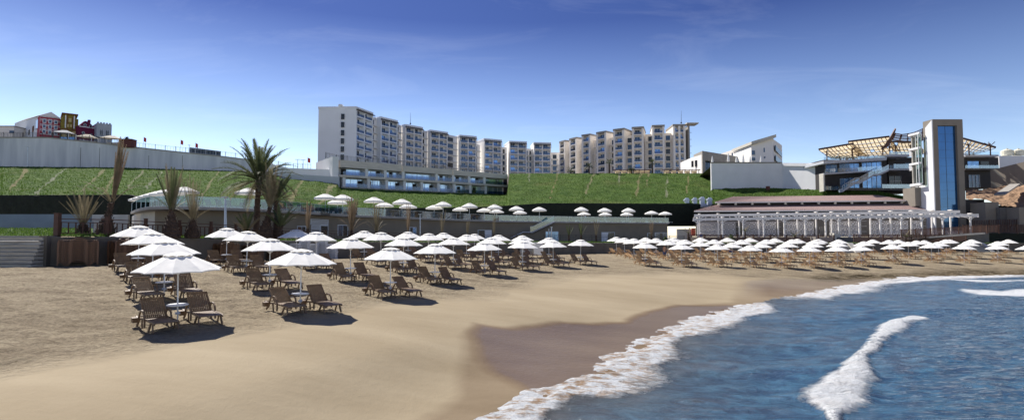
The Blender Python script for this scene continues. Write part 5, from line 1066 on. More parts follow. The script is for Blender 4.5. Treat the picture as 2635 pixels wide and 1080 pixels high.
# glazed stair box beside the tower
o = empty('stair_box', P(2370, 476, 131), 'four level glass stair box with white slabs on the left side of the tower', 'stair tower')
xl, xr = XY(2362, 129)[0], x0 - .25
for k, (yl, yr, th) in enumerate([(350, 339, 5), (385, 377, 5), (421, 416, 5), (476, 470, 6)]):
    a, b = P(2356, yl, 131), P(2394, yr, 128.5); xm = XY(2378, 128.5)[0]; h_ = th * 130 / F
    m = MB(); m.hexa([(a.x, 132, a.z - h_), (xm, 128.6, b.z - h_), (xr, 128.6, b.z - h_), (xr, 132.2, b.z - h_)], [(a.x, 132, a.z), (xm, 128.6, b.z), (xr, 128.6, b.z), (xr, 132.2, b.z)]); m.build('slab', M['render_white'], o)
z0_, z1_ = P(2370, 472, 129).z, P(2370, 345, 129).z
m = MB(); xm = XY(2378, 128.9)[0]; m.box(((xm + xr) / 2, 128.95, (z0_ + z1_) / 2), (xr - xm, .05, z1_ - z0_)); m.build('glass_front', M['tower_box_glass'], o)
m = MB(); aa = P(2359, 400, 131.6); m.hexa([(aa.x, 131.8, z0_), (xm, 129, z0_), (xm, 129.05, z0_), (aa.x + .05, 131.85, z0_)], [(aa.x, 131.8, z1_), (xm, 129, z1_), (xm, 129.05, z1_), (aa.x + .05, 131.85, z1_)]); m.build('glass_side', M['tower_box_glass'], o)
MB().box(((xm + xr) / 2 + .3, 131.5, (z0_ + z1_) / 2), (xr - xm, .4, z1_ - z0_)).build('inner_wall', M['concrete'], o)
m = MB(); m.box((xm, 128.9, (z0_ + z1_) / 2), (.12, .12, z1_ - z0_)); m.box((xr - .1, 128.9, (z0_ + z1_) / 2), (.12, .12, z1_ - z0_)); m.box((aa.x, 131.8, (z0_ + z1_) / 2), (.14, .14, z1_ - z0_)); m.build('mullions', M['white_metal'], o)
for yl, yr in ((397, 389), (434, 425)): a, b = P(2341, yl, 134), P(2374, yr, 131); m = MB(); m.bar(a, b, .4, 1.15); m.build('bridge_parapet', M['render_white'], o)
m = MB(); a, b = P(2354, 482, 130), P(2378, 530, 130); m.box(((a.x + b.x) / 2, 132, (a.z + b.z) / 2), (b.x - a.x, 4, a.z - b.z)); m.build('base_block', M['tower_taupe'], o)
m = MB(); a, b = P(2376, 474, 129.5), P(2400, 535, 129.5); m.box(((a.x + b.x) / 2, 131, (a.z + b.z) / 2), (b.x - a.x, 2.5, a.z - b.z)); m.build('base_wall', M['render_grey'], o)
# ------------------------------------------------------------------ right of the tower
o = empty('annex_building', P(2530, 480, 146), 'dark building with a balcony to the right of the tower', 'building')
bxy(MB(), 2480, 2572, 405, 482, 146, 12).build('wall', M['black_facade'], o); bxy(MB(), 2484, 2570, 398, 403, 143.5, 14).build('roof_deck', M['render_grey'], o); bxy(MB(), 2484, 2572, 433, 437, 143.8, 2.15).build('balcony_slab', M['concrete_dark'], o)
bxy(MB(), 2490, 2519, 415, 432, 145.8, .15).build('window', M['window_pale'], o); bxy(MB(), 2523, 2545, 415, 433, 145.8, .15).build('window', M['window_dark'], o); bxy(MB(), 2484, 2572, 425, 433, 143.9, .05).build('glass_rail', M['rail_clear'], o); bxy(MB(), 2488, 2570, 391, 398, 143.6, .05).build('glass_rail', M['rail_clear'], o)
g = bxy(MB(), 2494, 2522, 450, 482, 145.8, .15).build('door', M['window'], o); m = MB()
for k in range(4): bxy(m, 2494 + k * 9, 2494.6 + k * 9, 450, 482, 145.65, .12)
m.build('door_frame', M['white_metal'], g)
tag(bxy(MB(), 2571, 2760, 401, 440, 150, 10).build('pale_wall', M['render_white']), 'pale rendered wall under the cream tanks at far right', 'wall')
m = MB(); a, b, c = P(2548, 438, 141), P(2640, 415, 134), P(2760, 405, 128); m.wall((a.x, a.y), (b.x, b.y), H + 8, a.z, .6, H + 8, b.z); m.wall((b.x, b.y), (c.x, c.y), H + 8, b.z, .6, H + 8, c.z); tag(m.build('boundary_wall', M['tower_taupe']), 'big taupe wall rising to the right edge beyond the tower', 'wall')
for k, px in enumerate([2592, 2621, 2652]):
    p = P(px, 400, 153); o = empty('water_tank', p, ['left cream water tank on the far right roof', 'middle cream water tank on the far right roof', 'cream water tank cut by the right edge'][k], 'tank', 'cream water tanks')
    MB().lathe([(.01, 1.75), (.7, 1.65), (1.35, 1.3), (1.42, 1.2), (1.38, .05), (1.42, 0), (0.01, 0)], 16, tuple(p)).build('tank_body', M['tank'], o); MB().lathe([(.01, 1.95), (.25, 1.92), (.28, 1.7)], 10, tuple(p)).build('lid', M['tank'], o)
# rocky bank
r = np.random.default_rng(3); PX, WW = np.meshgrid(np.linspace(2488, 2860, 160), np.linspace(0, 1, 60))
Yf = 126.0; Yk = np.interp(PX, [2488, 2560, 2640, 2860], [143, 141, 133, 126]); yb_ = np.interp(PX, [2488, 2530, 2580, 2640, 2860], [512, 510, 528, 534, 534]); yt_ = np.interp(PX, [2488, 2560, 2600, 2640, 2860], [490, 482, 478, 478, 478])
Yfv = np.interp(PX, [2488, 2640, 2860], [133, 122, 116]); Yv = Yfv + (Yk - Yfv) * WW; zf = np.array([[P(2560, b, c).z for b, c in zip(rb, rc)] for rb, rc in zip(yb_, Yfv)]); zk = np.array([[P(2560, b, c).z for b, c in zip(rb, rc)] for rb, rc in zip(yt_, Yk)])
XX = (PX - CX) / F * Yv; ZZ = zf + (zk - zf) * WW + vnoise(XX, Yv, 1.1, 81, 3) * 1.0; tag(grid_mesh('rocky_bank', XX, Yv, ZZ, M['rock'], {}, smooth=False), kind='structure')
m = MB(); a, b = P(2572, 508, 124), P(2612, 481, 131); m.bar(a + Vector((0, 0, .6)), b + Vector((0, 0, .6)), 1.9, .3); tag(m.build('ramp', M['concrete']), 'narrow concrete ramp slab climbing the rocky bank', 'ramp')
wr = []
for (x0, x1, yt, yb, Y, mm, lab) in [(2484, 2536, 513, 600, 131, 'black_facade', 'darkest grey wall block right of the tower foot'), (2535, 2573, 520, 600, 122, 'tower_taupe', 'light taupe square wall block below the rocky bank'), (2573, 2623, 534, 600, 121, 'concrete_dark', 'dark grey wall block between two lighter ones below the rocks'), (2622, 2760, 533, 600, 118, 'tower_taupe', 'taupe wall block cut off by the right edge below the rocks')]:
    tag(bxy(MB(), x0, x1, yt, yb, Y, 4).build('block_wall', M[mm]), lab, 'wall')
tag(bxy(MB(), 2424, 2484, 573, 586, 128, 2).build('low_wall', M['pale_wall']), 'low pale wall behind the right end of the white pergola', 'wall')
tag(bxy(MB(), 2545, 2760, 600, 621, 117.5, .6).build('hedge', M['hedge']), 'dark green hedge panel along the fence at the far right', 'hedge')
def hpath(a, b, ya, yb_, Y0_, Y1_, n=8): return [P(a + (b - a) * k / n, ya + (yb_ - ya) * k / n, Y0_ + (Y1_ - Y0_) * k / n) for k in range(n + 1)]
fence(hpath(2497, 2760, 585, 578, 121.5, 115), 1.5, 'upper brown slatted fence at the far right', 3.2, .3, 'brown_wood', .16, bar=.1, two_rails=False)
fence(hpath(2480, 2760, 599, 598, 118.6, 116), 1.7, 'middle brown slatted fence at the far right, above the dark hedge panel', 3.4, .26, 'brown_wood', .2, bar=.1, two_rails=False)
fence(hpath(2320, 2540, 610, 598, 111.5, 114), 1.5, 'brown slatted fence climbing beside the pale ramp edge', 3.2, .26, 'brown_wood', .16, bar=.09, two_rails=False)
m = MB(); a, b = P(2300, 617, 111), P(2532, 600, 113.5); m.bar(a, b, .5, .28); tag(m.build('ramp_edge', M['pale_wall']), 'long pale sloping ramp edge below the right half of the pavilion', 'ramp')
a, b = P(2330, 620, 113), P(2545, 605, 116); tag(MB().wall((a.x, a.y), (b.x, b.y), H - 1.5, a.z + .9, .4, H - 1.5, b.z + .6).build('ramp_wall', M['concrete_dark']), 'dark wall under the sloping ramp at the far right', 'wall')

# ------------------------------------------------------------------ beach pavilion
pv = empty('beach_pavilion', V(2100, 135, .3), 'long beach pavilion with two tiers of pinkish tiled roof', 'pavilion')
def roof(name, fl, fr, br, bl, th=.18):
    q_ = [P(*t) for t in (fl, fr, br, bl)]; m = MB(); m.hexa([(p.x, p.y, p.z - th) for p in q_], [tuple(p) for p in q_]); o = m.build(name, M['roof_tile'], pv)
    # tile ridges running down the slope
    r_ = MB(); n_ = int((q_[1] - q_[0]).length / .42)
    for k in range(n_ + 1): a = q_[0].lerp(q_[1], k / n_); b = q_[3].lerp(q_[2], k / n_); r_.bar(a + Vector((0, 0, .02)), b + Vector((0, 0, .02)), .16, .09)
    r_.build('tile_ridges', M['roof_tile'], o); g = MB(); g.bar(q_[0] + Vector((0, -.1, -.12)), q_[1] + Vector((0, -.1, -.12)), .2, .28); g.build('gutter', M['pergola_white'], o)
roof('lower_roof', (1786, 542.5, 137), (2427, 538.5, 128), (2350, 522.5, 134), (1846, 527, 142.5)); roof('upper_roof', (1840, 520, 140.5), (2331, 515, 133), (2258, 502.5, 139.5), (1888, 506, 147.5))
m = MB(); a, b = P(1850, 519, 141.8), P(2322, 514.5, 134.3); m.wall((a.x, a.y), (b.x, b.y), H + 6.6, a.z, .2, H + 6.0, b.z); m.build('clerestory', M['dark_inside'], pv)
m = MB()
for k in range(12): f = k / 11; p = P(1850 + 470 * f, 523 - 4.5 * f, 141.2 - 7.4 * f); m.box((p.x, p.y, p.z), (.5, .3, .9))
m.build('clerestory_posts', M['pergola_white'], pv)
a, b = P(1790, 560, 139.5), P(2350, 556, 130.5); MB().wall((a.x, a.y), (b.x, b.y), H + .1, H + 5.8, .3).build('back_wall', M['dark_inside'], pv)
a, b = P(1784, 612, 137.5), P(2490, 612, 118.2); m = MB(); m.hexa([(a.x - 1, a.y - 7, H - 1.4), (b.x, b.y - 2.5, H - 1.4), (b.x, b.y + 14, H - 1.4), (a.x - 1, a.y + 6, H - 1.4)], [(a.x - 1, a.y - 7, H - .02), (b.x, b.y - 2.5, H - .02), (b.x, b.y + 14, H - .02), (a.x - 1, a.y + 6, H - .02)]); m.build('floor_platform', M['concrete_dark'], pv)
# lattice screens
def lattice(px0, px1, Y0_, Y1_, zt_, rows_, name='lattice_screen', parent=pv, step=1.05):
    A_, B_ = Vector(XY(px0, Y0_) + (H,)), Vector(XY(px1, Y1_) + (H,)); u = B_ - A_; L = u.length; u.normalize(); n_ = int(L / step); m = MB(); hstep = zt_ / rows_
    for i in range(n_):
        for j in range(rows_):
            c = A_ + u * (step * (i + .5)) + Vector((0, 0, .05 + hstep * (j + .5))); w, h_ = step * .40, hstep * .40; nrm = Vector((0, -.03, 0))
            def pt(a, b): return c + u * (a * w) + Vector((0, 0, b * h_))
            for (p, q_) in (((-1, -1), (1, -1)), ((-1, 1), (1, 1)), ((-1, -1), (-1, 1)), ((1, -1), (1, 1)), ((-1, -1), (1, 1)), ((-1, 1), (1, -1)), ((0, -.5), (.5, 0)), ((.5, 0), (0, .5)), ((0, .5), (-.5, 0)), ((-.5, 0), (0, -.5))): m.bar(pt(*p), pt(*q_), .09, .05, up=(0, 1, 0))
    for j in range(rows_ + 1): m.bar(A_ + Vector((0, 0, .05 + hstep * j)), B_ + Vector((0, 0, .05 + hstep * j)), .04, .05)
    o = m.build(name, M['lattice'], parent); return o
for a, b in [(1797, 1903), (1910, 2010), (2016, 2102), (2134, 2230), (2236, 2340), (2346, 2382)]:
    f0, f1 = (a - 1790) / 700, (b - 1790) / 700; lattice(a, b, 136.5 - 18 * f0, 136.5 - 18 * f1, 3.5, 3)
lattice(2388, 2486, 121.0, 118.6, 1.2, 1)
a, b = XY(1797, 138.2), XY(2384, 123.2); MB().wall(a, b, H + .1, H + 4.2, .1).build('inner_screen', M['concrete_dark'], pv)
# people sized door in the middle
p = P(2118, 590, 126); m = MB(); m.box((p.x, 126, H + 1.2), (1.6, .3, 2.3)); m.build('door', M['concrete_dark'], pv)
m = MB(); q_ = P(2118, 606, 123); m.box((q_.x, 123.5, H - .5), (4.5, 3.5, 1.0)); m.box((q_.x + 3.0, 124, H + .4), (1.2, 2.0, .9)); m.build('entrance_steps', M['pale_wall'], pv)
# white pergola rows
pg = empty('pergola', V(1790, 134, 0), 'long white pergola with curved braces running in front of the beach pavilion', 'pergola')
def prow(px0, px1, Y0_, Y1_, yt0, yt1, cols_px, thick):
    A_, B_ = P(px0, yt0, Y0_), P(px1, yt1, Y1_); m = MB(); m.bar(A_, B_, .22, thick, up=(0, 0, 1)); m.build('beam', M['pergola_white'], pg)
    for c in cols_px:
        f = (c - px0) / (px1 - px0); Y = 1 / ((1 - f) / Y0_ + f / Y1_); x = XY(c, Y)[0]; f2 = (x - A_.x) / (B_.x - A_.x); zt_ = A_.z + (B_.z - A_.z) * f2; m = MB(); m.box((x, Y, (H - .02 + zt_ - thick / 2) / 2), (.27, .27, zt_ - thick / 2 - H + .02)); m.box((x, Y, H + .12), (.44, .44, .28))
        c_ = m.build('column', M['pergola_white'], pg); br = MB(); d = (B_ - A_).normalized()
        for s_ in (-1, 1):
            pr_ = Vector((x, Y, zt_ - thick / 2 - 1.1)); pts = [pr_ + d * (s_ * 1.1 * (1 - math.cos(t_))) + Vector((0, 0, 1.1 * math.sin(t_))) for t_ in (0, .4, .8, 1.2, 1.57)]
            for k in range(4): br.bar(pts[k], pts[k + 1], .16, .16)
        br.build('brace', M['pergola_white'], c_)
        cr = MB(); cr.box((x, Y, zt_ + thick / 2 + .08), (.3, 1.1, .16)); cr.build('cross_beam', M['pergola_white'], c_)
prow(1786, 2470, 136, 119.5, 554.5, 544.5, [1800, 1848, 1902, 1952, 2002, 2052, 2100, 2140, 2185, 2240, 2292, 2345, 2398, 2446], .6)
prow(1783, 2518, 132, 117.5, 564.5, 553.5, [1795, 1859, 1912, 1965, 2018, 2072, 2124, 2158, 2211, 2265, 2319, 2372, 2426, 2497], .6)
m = MB()
for k in range(46):
    f = k / 45; a = P(1786 + 684 * f, 550 - 9.6 * f, 136 - 16.5 * f); b = P(1783 + 735 * f, 560 - 11 * f, 131 - 14.5 * f); m.bar(a + Vector((0, 0, -.75)), b + Vector((0, 0, -.75)), .07, .12)
m.build('rafters', M['pergola_white'], pg)
# ventilation boxes left of the roof
o = empty('ventilation_unit', P(1790, 530, 150), 'group of pale grey roof ventilators left of the pavilion roof', 'ventilator'); bxy(MB(), 1764, 1830, 527, 534, 150, 4).build('base_duct', M['tank_grey'], o)
for (x0, x1, yt, yb) in [(1763, 1774, 509, 531), (1784, 1794, 508, 528), (1803, 1814, 506, 532), (1822, 1833, 508, 527), (1814, 1820, 523, 530)]:
    m = bxy(MB(), x0, x1, yt + 2.5, yb, 149.5, 1.1); bxy(m, x0 + 2, x1 - 2, yt - .2, yt + 2.4, 149.7, .7); bxy(m, x0 - .7, x1 + .7, yt + 4, yt + 7, 149.3, 1.5); m.build('cowl', M['tank_grey'], o)
# pale wall and orange panel between terrace building and pavilion
tag(bxy(MB(), 1742, 1781, 589, 616, 138, .5).build('pale_wall', M['pale_wall']), 'pale cream wall between the terrace building and the pavilion', 'wall'); tag(bxy(MB(), 1714, 1756, 569, 582, 150, .5).build('service_wall', M['render_grey']), 'small grey wall behind the right end of the terrace', 'wall')
m = bxy(MB(), 1780, 1790, 587, 607, 136.9, .3); tag(m.build('orange_panel', M['orange']), 'orange panel at the left corner of the pavilion', 'panel')
# ------------------------------------------------------------------ beach parasol
def make_parasol(full=True):
    o = local('beach_parasol', 'x', 'parasol'); n = 10; r_ = 1.36; h = 2.42
    p = MB(); p.tube([(0, 0, -.3), (0, 0, 1.2)], .026, 8); p.tube([(0, 0, 1.2), (0, 0, h - .06)], .022, 8); p.build('pole', M['white_metal'], o)
    prof = [(.40, h - .13), (.7, h - .27), (1.05, h - .435), (r_, h - .60)]; seg = 5; c_ = MB(); rings = []
    for (r0, z0) in prof:
        ring = []
        for k in range(n * seg):
            a = 2 * math.pi * k / (n * seg); t = (k % seg) / seg; edge = math.cos(math.pi / n) / math.cos((t - .5) * 2 * math.pi / n) if n else 1
            sagz = -.02 * (r0 / r_) * math.sin(math.pi * t) if r0 < r_ else .02 * math.sin(math.pi * t); rr = r0 * (edge if r0 < r_ else edge * (1 - .035 * math.sin(math.pi * t))); ring.append((rr * math.cos(a), rr * math.sin(a), z0 + sagz))
        rings.append(ring)
    N = n * seg; vs = [p_ for ring in rings for p_ in ring]; c_.add(vs, [(i * N + k, i * N + (k + 1) % N, (i + 1) * N + (k + 1) % N, (i + 1) * N + k) for i in range(3) for k in range(N)])
    hem = [(x, y, z - .035) for x, y, z in rings[-1]]; c_.add(rings[-1] + hem, [(k, (k + 1) % N, N + (k + 1) % N, N + k) for k in range(N)]); can = c_.build('canopy', M['canvas'], o, smooth=False)
    v = MB(); rin = [(.02, h)] ; ring = []
    for k in range(N):
        a = 2 * math.pi * k / N; t = (k % seg) / seg; ring.append((.44 * math.cos(a), .44 * math.sin(a), h - .125 + .035 * math.sin(math.pi * t)))
    inner = [(.22 * math.cos(2 * math.pi * k / N), .22 * math.sin(2 * math.pi * k / N), h - .03) for k in range(N)]; v.add([(0, 0, h + .0)] + inner + ring, [(0, 1 + k, 1 + (k + 1) % N) for k in range(N)] + [(1 + k, 1 + (k + 1) % N, 1 + N + (k + 1) % N, 1 + N + k)[::-1] for k in range(N)]); v.build('vent_cap', M['canvas'], o)
    for g in range(n if full else 1):
        m = MB()
        for k in ([g] if full else range(n)):
            a = 2 * math.pi * k / n; ca, sa = math.cos(a), math.sin(a); m.bar((.03 * ca, .03 * sa, h - .07), ((r_ - .02) * ca, (r_ - .02) * sa, h - .615), .018, .022); m.bar((.03 * ca, .03 * sa, h - .72), (.62 * ca, .62 * sa, h - .30), .014)
        m.build('rib' if full else 'ribs', M['white_metal'], o)
    MB().lathe([(.02, h - .76), (.055, h - .74), (.055, h - .68), (.02, h - .66)], 10).build('hub', M['white_metal'], o)
    MB().lathe([(.03, .60), (.31, .60), (.335, .615), (.335, .635), (.31, .645), (.03, .645)], 24).build('table_top', M['white_resin'], o)
    MB().lathe([(.026, .30), (.075, .30), (.085, .34), (.075, .37), (.026, .37)], 12).build('collar', M['tank_grey'], o)
    return o
# ------------------------------------------------------------------ sun lounger: head at +y, foot at -y, 0.7 m wide
def make_lounger(mt, full=True, back=47):
    o = local('sun_lounger', 'x', 'sun lounger'); w = .33; zs = .31; m = MB()
    ns = 11 if full else 9
    for k in range(ns):
        x = -w + .03 + (2 * w - .06) * k / (ns - 1); m.box((x, -.42, zs), (.045 if full else .062, 1.05, .022))
    for y in (-.94, -.5, .08): m.box((0, y, zs - .022 if y > -.9 else zs), (2 * w, .05, .03))
    m.build('seat', M[mt], o)
    b = MB(); ang = R(back); dy, dz = math.cos(ang), math.sin(ang); nrm = Vector((0, -dz, dy))
    def bp(x, t, off=0): return Vector((x, .10 + dy * t, zs + dz * t)) + nrm * off
    for k in range(ns):
        x = -w + .045 + (2 * w - .09) * k / (ns - 1); b.bar(bp(x, .04), bp(x, .75), .042 if full else .064, .02, up=nrm)
    for s_ in (-1, 1): b.bar(bp(s_ * (w - .005), 0), bp(s_ * (w - .02), .80), .05, .035, up=nrm)
    b.bar(bp(-w, .78), bp(w, .78), .07, .035, up=nrm); b.bar(bp(-w, .02), bp(w, .02), .05, .035, up=nrm); b.build('backrest', M[mt], o)
    f = MB()
    for s_ in (-1, 1):
        x = s_ * (w + .02)
        pts = [(x, -.98, zs - .03), (x, -.86, zs + .0), (x, -.3, zs), (x, .15, zs), (x, .55, zs - .06), (x, .92, zs - .03)]
        for p, q in zip(pts[:-1], pts[1:]): f.bar(p, q, .04, .06)
    f.bar((-w, .9, zs - .03), (w, .9, zs - .03), .05, .04); f.build('frame', M[mt], o)
    for y0, y1 in ((-.80, -.92), (-.62, -.48), (.28, .16), (.52, .72)):
        for s_ in (-1, 1):
            l = MB(); x = s_ * (w + .01); l.bar((x, y0, zs - .03), (s_ * (w + .035), y1, 0.0), .045, .06)
            if full or y0 < -.7 or y0 > .5: l.build('leg', M[mt], o)
    for s_ in (-1, 1):
        a = MB(); x = s_ * (w + .055); pts = [Vector((x, .52, .10)), Vector((x, .46, .34)), Vector((x, .36, .50)), Vector((x, .22, .57)), Vector((x, .06, .56)), Vector((x, -.06, .48)), Vector((x, -.13, .32)), Vector((x, -.15, .06))]
        for p, q in zip(pts[:-1], pts[1:]): a.bar(p, q, .055, .035, up=(1, 0, 0)) if False else a.bar(p, q, .05, .045)
        a.build('armrest', M[mt], o)
    if full: t = MB(); t.hexa([(-w - .20, .56, .14), (-w - .07, .56, .14), (-w - .07, .7, .14), (-w - .20, .7, .14)], [(-w - .22, .54, .30), (-w - .05, .54, .30), (-w - .05, .72, .30), (-w - .22, .72, .30)]); t.build('side_bin', M[mt], o)
    return o
par_full, par_far = make_parasol(True), make_parasol(False)
lng_full, lng_far, lng_flat = make_lounger('resin'), make_lounger('resin_sunlit', False, 40), make_lounger('resin_sunlit', False, 24)
lng_mid = make_lounger('resin', False); lng_low = make_lounger('resin', True, 40); lng_far2 = make_lounger('resin_sunlit', False, 48)
used = set()
def put(proto, loc, rz, label, group, tilt=None):
    o = proto if proto.name not in used else copy_tree(proto); used.add(proto.name)
    o.location = loc; o.rotation_euler = (tilt[0] if tilt else 0, tilt[1] if tilt else 0, rz); o['label'] = label; o['group'] = group; return o
rowname = ['front', 'second', 'third', 'back']
def slope_tilt(x, y, rz):
    e = .9; c, s_ = math.cos(rz), math.sin(rz); z1 = gz(x - s_ * e, y + c * e); z0 = gz(x + s_ * e, y - c * e); return math.atan2(z1 - z0, 2 * e)
allspots = []
def set_rows(rows, tag_, dirv, pf, lf, far):
    for ri, row in enumerate(rows):
        row = sorted(row)
        for i, (px, py, Y) in enumerate(row):
            x, y = XY(px, Y); z = gz(x, y); g = f'parasols of the {"stepped" if not far else "distant"} beach group'
            full = (not far) and Y < 40
            o = put(par_full if full else par_far, (x, y, z), random.random() * .6, f'white beach parasol, {ORD[i]} from the left in the {rowname[ri]} row of the {tag_}', g)
            top = P(px, py, Y).z; o.scale = (1, 1, max(.93, min(1.07, (top - z) / 2.42))); o.rotation_euler = (random.gauss(0, .012), random.gauss(0, .012), random.random() * .6)
            u = (dirv + Vector((random.gauss(0, .05), random.gauss(0, .05)))).normalized(); lat = Vector((-u.y, u.x)) 
            if lat.x < 0: lat = -lat
            for s_, side in ((-1, 'left'), (1, 'right')):
                uu_ = (u + Vector((random.gauss(0, .04), random.gauss(0, .04)))).normalized()
                c = Vector((x, y)) + lat * (s_ * random.uniform(.68, .76)) + uu_ * random.uniform(.1, .4)
                rz = math.atan2(uu_.x, -uu_.y); lz = gz(c.x, c.y); tl = slope_tilt(c.x, c.y, rz); back = max(0, 0)
                pr = (lng_full if full else lng_mid) if not far else lng_far
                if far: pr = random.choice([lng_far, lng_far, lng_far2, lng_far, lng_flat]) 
                elif full and (ri * 7 + i * 3 + (s_ > 0)) % 4 == 3: pr = lng_low
                put(pr, (c.x, c.y, lz + .01), rz, f'{side} sun lounger under {ORD[i]} parasol from left, {rowname[ri]} row of the {tag_}', f'sun loungers of the {"stepped" if not far else "distant"} beach group', (math.atan(tl) if abs(tl) < .3 else 0, 0))
                allspots.append((c.x, c.y, lz, rz))
set_rows([A1, A2, A3, A4], 'near group', Vector((.71, -.71)), par_full, lng_full, False)
set_rows([B1, B2, B3, B4], 'far group', Vector((.53, -.85)), par_far, lng_far, True)
# ------------------------------------------------------------------ stacked loungers against the wall
def stack_profile():
    o = MB(); pts = [(-.98, .10), (-.93, .27), (-.80, .29), (-.62, .13), (-.48, .10), (-.30, .36), (-.1, .44), (.1, .44), (.3, .36), (.48, .10), (.62, .13), (.80, .29), (.93, .27), (.98, .10)]
    for yy_ in (-.33, .33):
        for p, q in zip(pts[:-1], pts[1:]): o.bar((p[0], yy_, p[1]), (q[0], yy_, q[1]), .06, .05)
    o.box((0, 0, .30), (1.9, .64, .022)); o.box((.0, 0, .335), (1.96, .05, .03)); return o
pf = stack_profile().build('stacked_lounger', M['resin_stack']); pf['category'] = 'sun lounger'; firstp = True
STK = [(206, 13, 0), (330, 13, 0), (408, 12, 0), (585, 12, 0), (650, 11, 0), (715, 11, 0)]
SN = ['first stack from the left by the dark pier', 'second stack from the left behind the near parasols', 'third stack from the left behind the near parasols', 'fourth stack, behind the wall gap of the second column', 'fifth stack from the left against the beach wall', 'sixth stack, beside the pale bales']
for si, (px, n_, _) in enumerate(STK):
    y, t_, b_ = wall_at(px); x = XY(px, y - .55)[0]; z0 = H + b_ - .02
    yl, yr = wall_at(px - 40), wall_at(px + 40); a_ = math.atan2(yr[0] - yl[0], XY(px + 40, yr[0])[0] - XY(px - 40, yl[0])[0])
    for k in range(n_):
        o = pf if firstp else pf.copy()
        if not firstp: col.objects.link(o)
        firstp = False; o.location = (x + random.uniform(-.015, .015), y - .62, z0 + k * .108); o.rotation_euler = (0, 0, a_)
        o['label'] = f'brown lounger, {"lowest" if k == 0 else "topmost" if k == n_ - 1 else ORD[k] + " up"} in the {ORD[si]} stack from the left by the wall'; o['group'] = 'brown loungers stacked against the beach wall'
# pale bales on pallets
ball = None; bi = 0
for ci, (px, n_) in enumerate([(762, 7), (786, 8), (808, 7), (832, 8), (858, 7)]):
    y, t_, b_ = wall_at(px); x = XY(px, y - .9)[0]; z0 = H + b_; kk = 0
    for k in range(n_):
        if ball is None:
            bm_ = bmesh.new(); bmesh.ops.create_cube(bm_, size=1); bmesh.ops.scale(bm_, vec=(.82, .75, .215), verts=bm_.verts); bmesh.ops.bevel(bm_, geom=bm_.edges[:], offset=.035, segments=2, affect='EDGES'); me = bpy.data.meshes.new('bale'); bm_.to_mesh(me); bm_.free(); me.materials.append(M['bale']); ball = bpy.data.objects.new('bale', me); o = ball
        else: o = ball.copy()
        col.objects.link(o); o.location = (x + random.uniform(-.04, .04), y - 1.0 + random.uniform(-.04, .04), z0 + .12 + k * .225); o.rotation_euler = (0, 0, random.uniform(-.06, .06)); tag(o, f'pale wrapped bale, {"lowest" if k == 0 else "topmost" if k == n_ - 1 else ORD[k] + " from the bottom"} in the {ORD[ci]} pile from the left', 'bale', 'pale wrapped bales stacked by the wall')
# ------------------------------------------------------------------ palms
def frond(m, base, az, el, L, droop, wl, n=26, tw=0, thick=.022, up=.55, thin=1):
    """leaf rib curving from base with two combs of leaflets"""
    p = Vector(base); d = Vector((math.cos(az) * math.cos(el), math.sin(az) * math.cos(el), math.sin(el))); pts = [p.copy()]; dirs = [d.copy()]; st_ = L / n
    for i in range(n):
        d = (d + Vector((0, 0, -droop * st_ * (0.4 + 1.2 * i / n)))).normalized(); p = p + d * st_; pts.append(p.copy()); dirs.append(d.copy())
    m.tube([pts[i] for i in range(0, n + 1, 4)] , [thick * (1 - .8 * i / n) for i in range(0, n + 1, 4)], 4, cap=False)
    for i in range(3, n + 1):
        t = i / n; l = wl * (math.sin(math.pi * min(1, t * .82 + .16)) ** .7) + .05; dd = dirs[i]; side = dd.cross(Vector((0, 0, 1)));
        if side.length < .15: side = Vector((-math.sin(az), math.cos(az), 0))
        side.normalize(); upv = side.cross(dd).normalized()
        for s_ in (-1, 1):
            for h_ in (0, .5):
                q = pts[i] - dd * (st_ * h_); tip = q + (side * (s_ * .75) + dd * .75 + upv * (up * .5 + random.uniform(-.15, .15))).normalized() * l * random.uniform(.85, 1.1) + Vector((0, 0, -.12 * l)); wd_ = dd * ((st_ * .30 + .012) * thin)
                m.add([q - wd_, q + wd_, tip], [(0, 1, 2)])
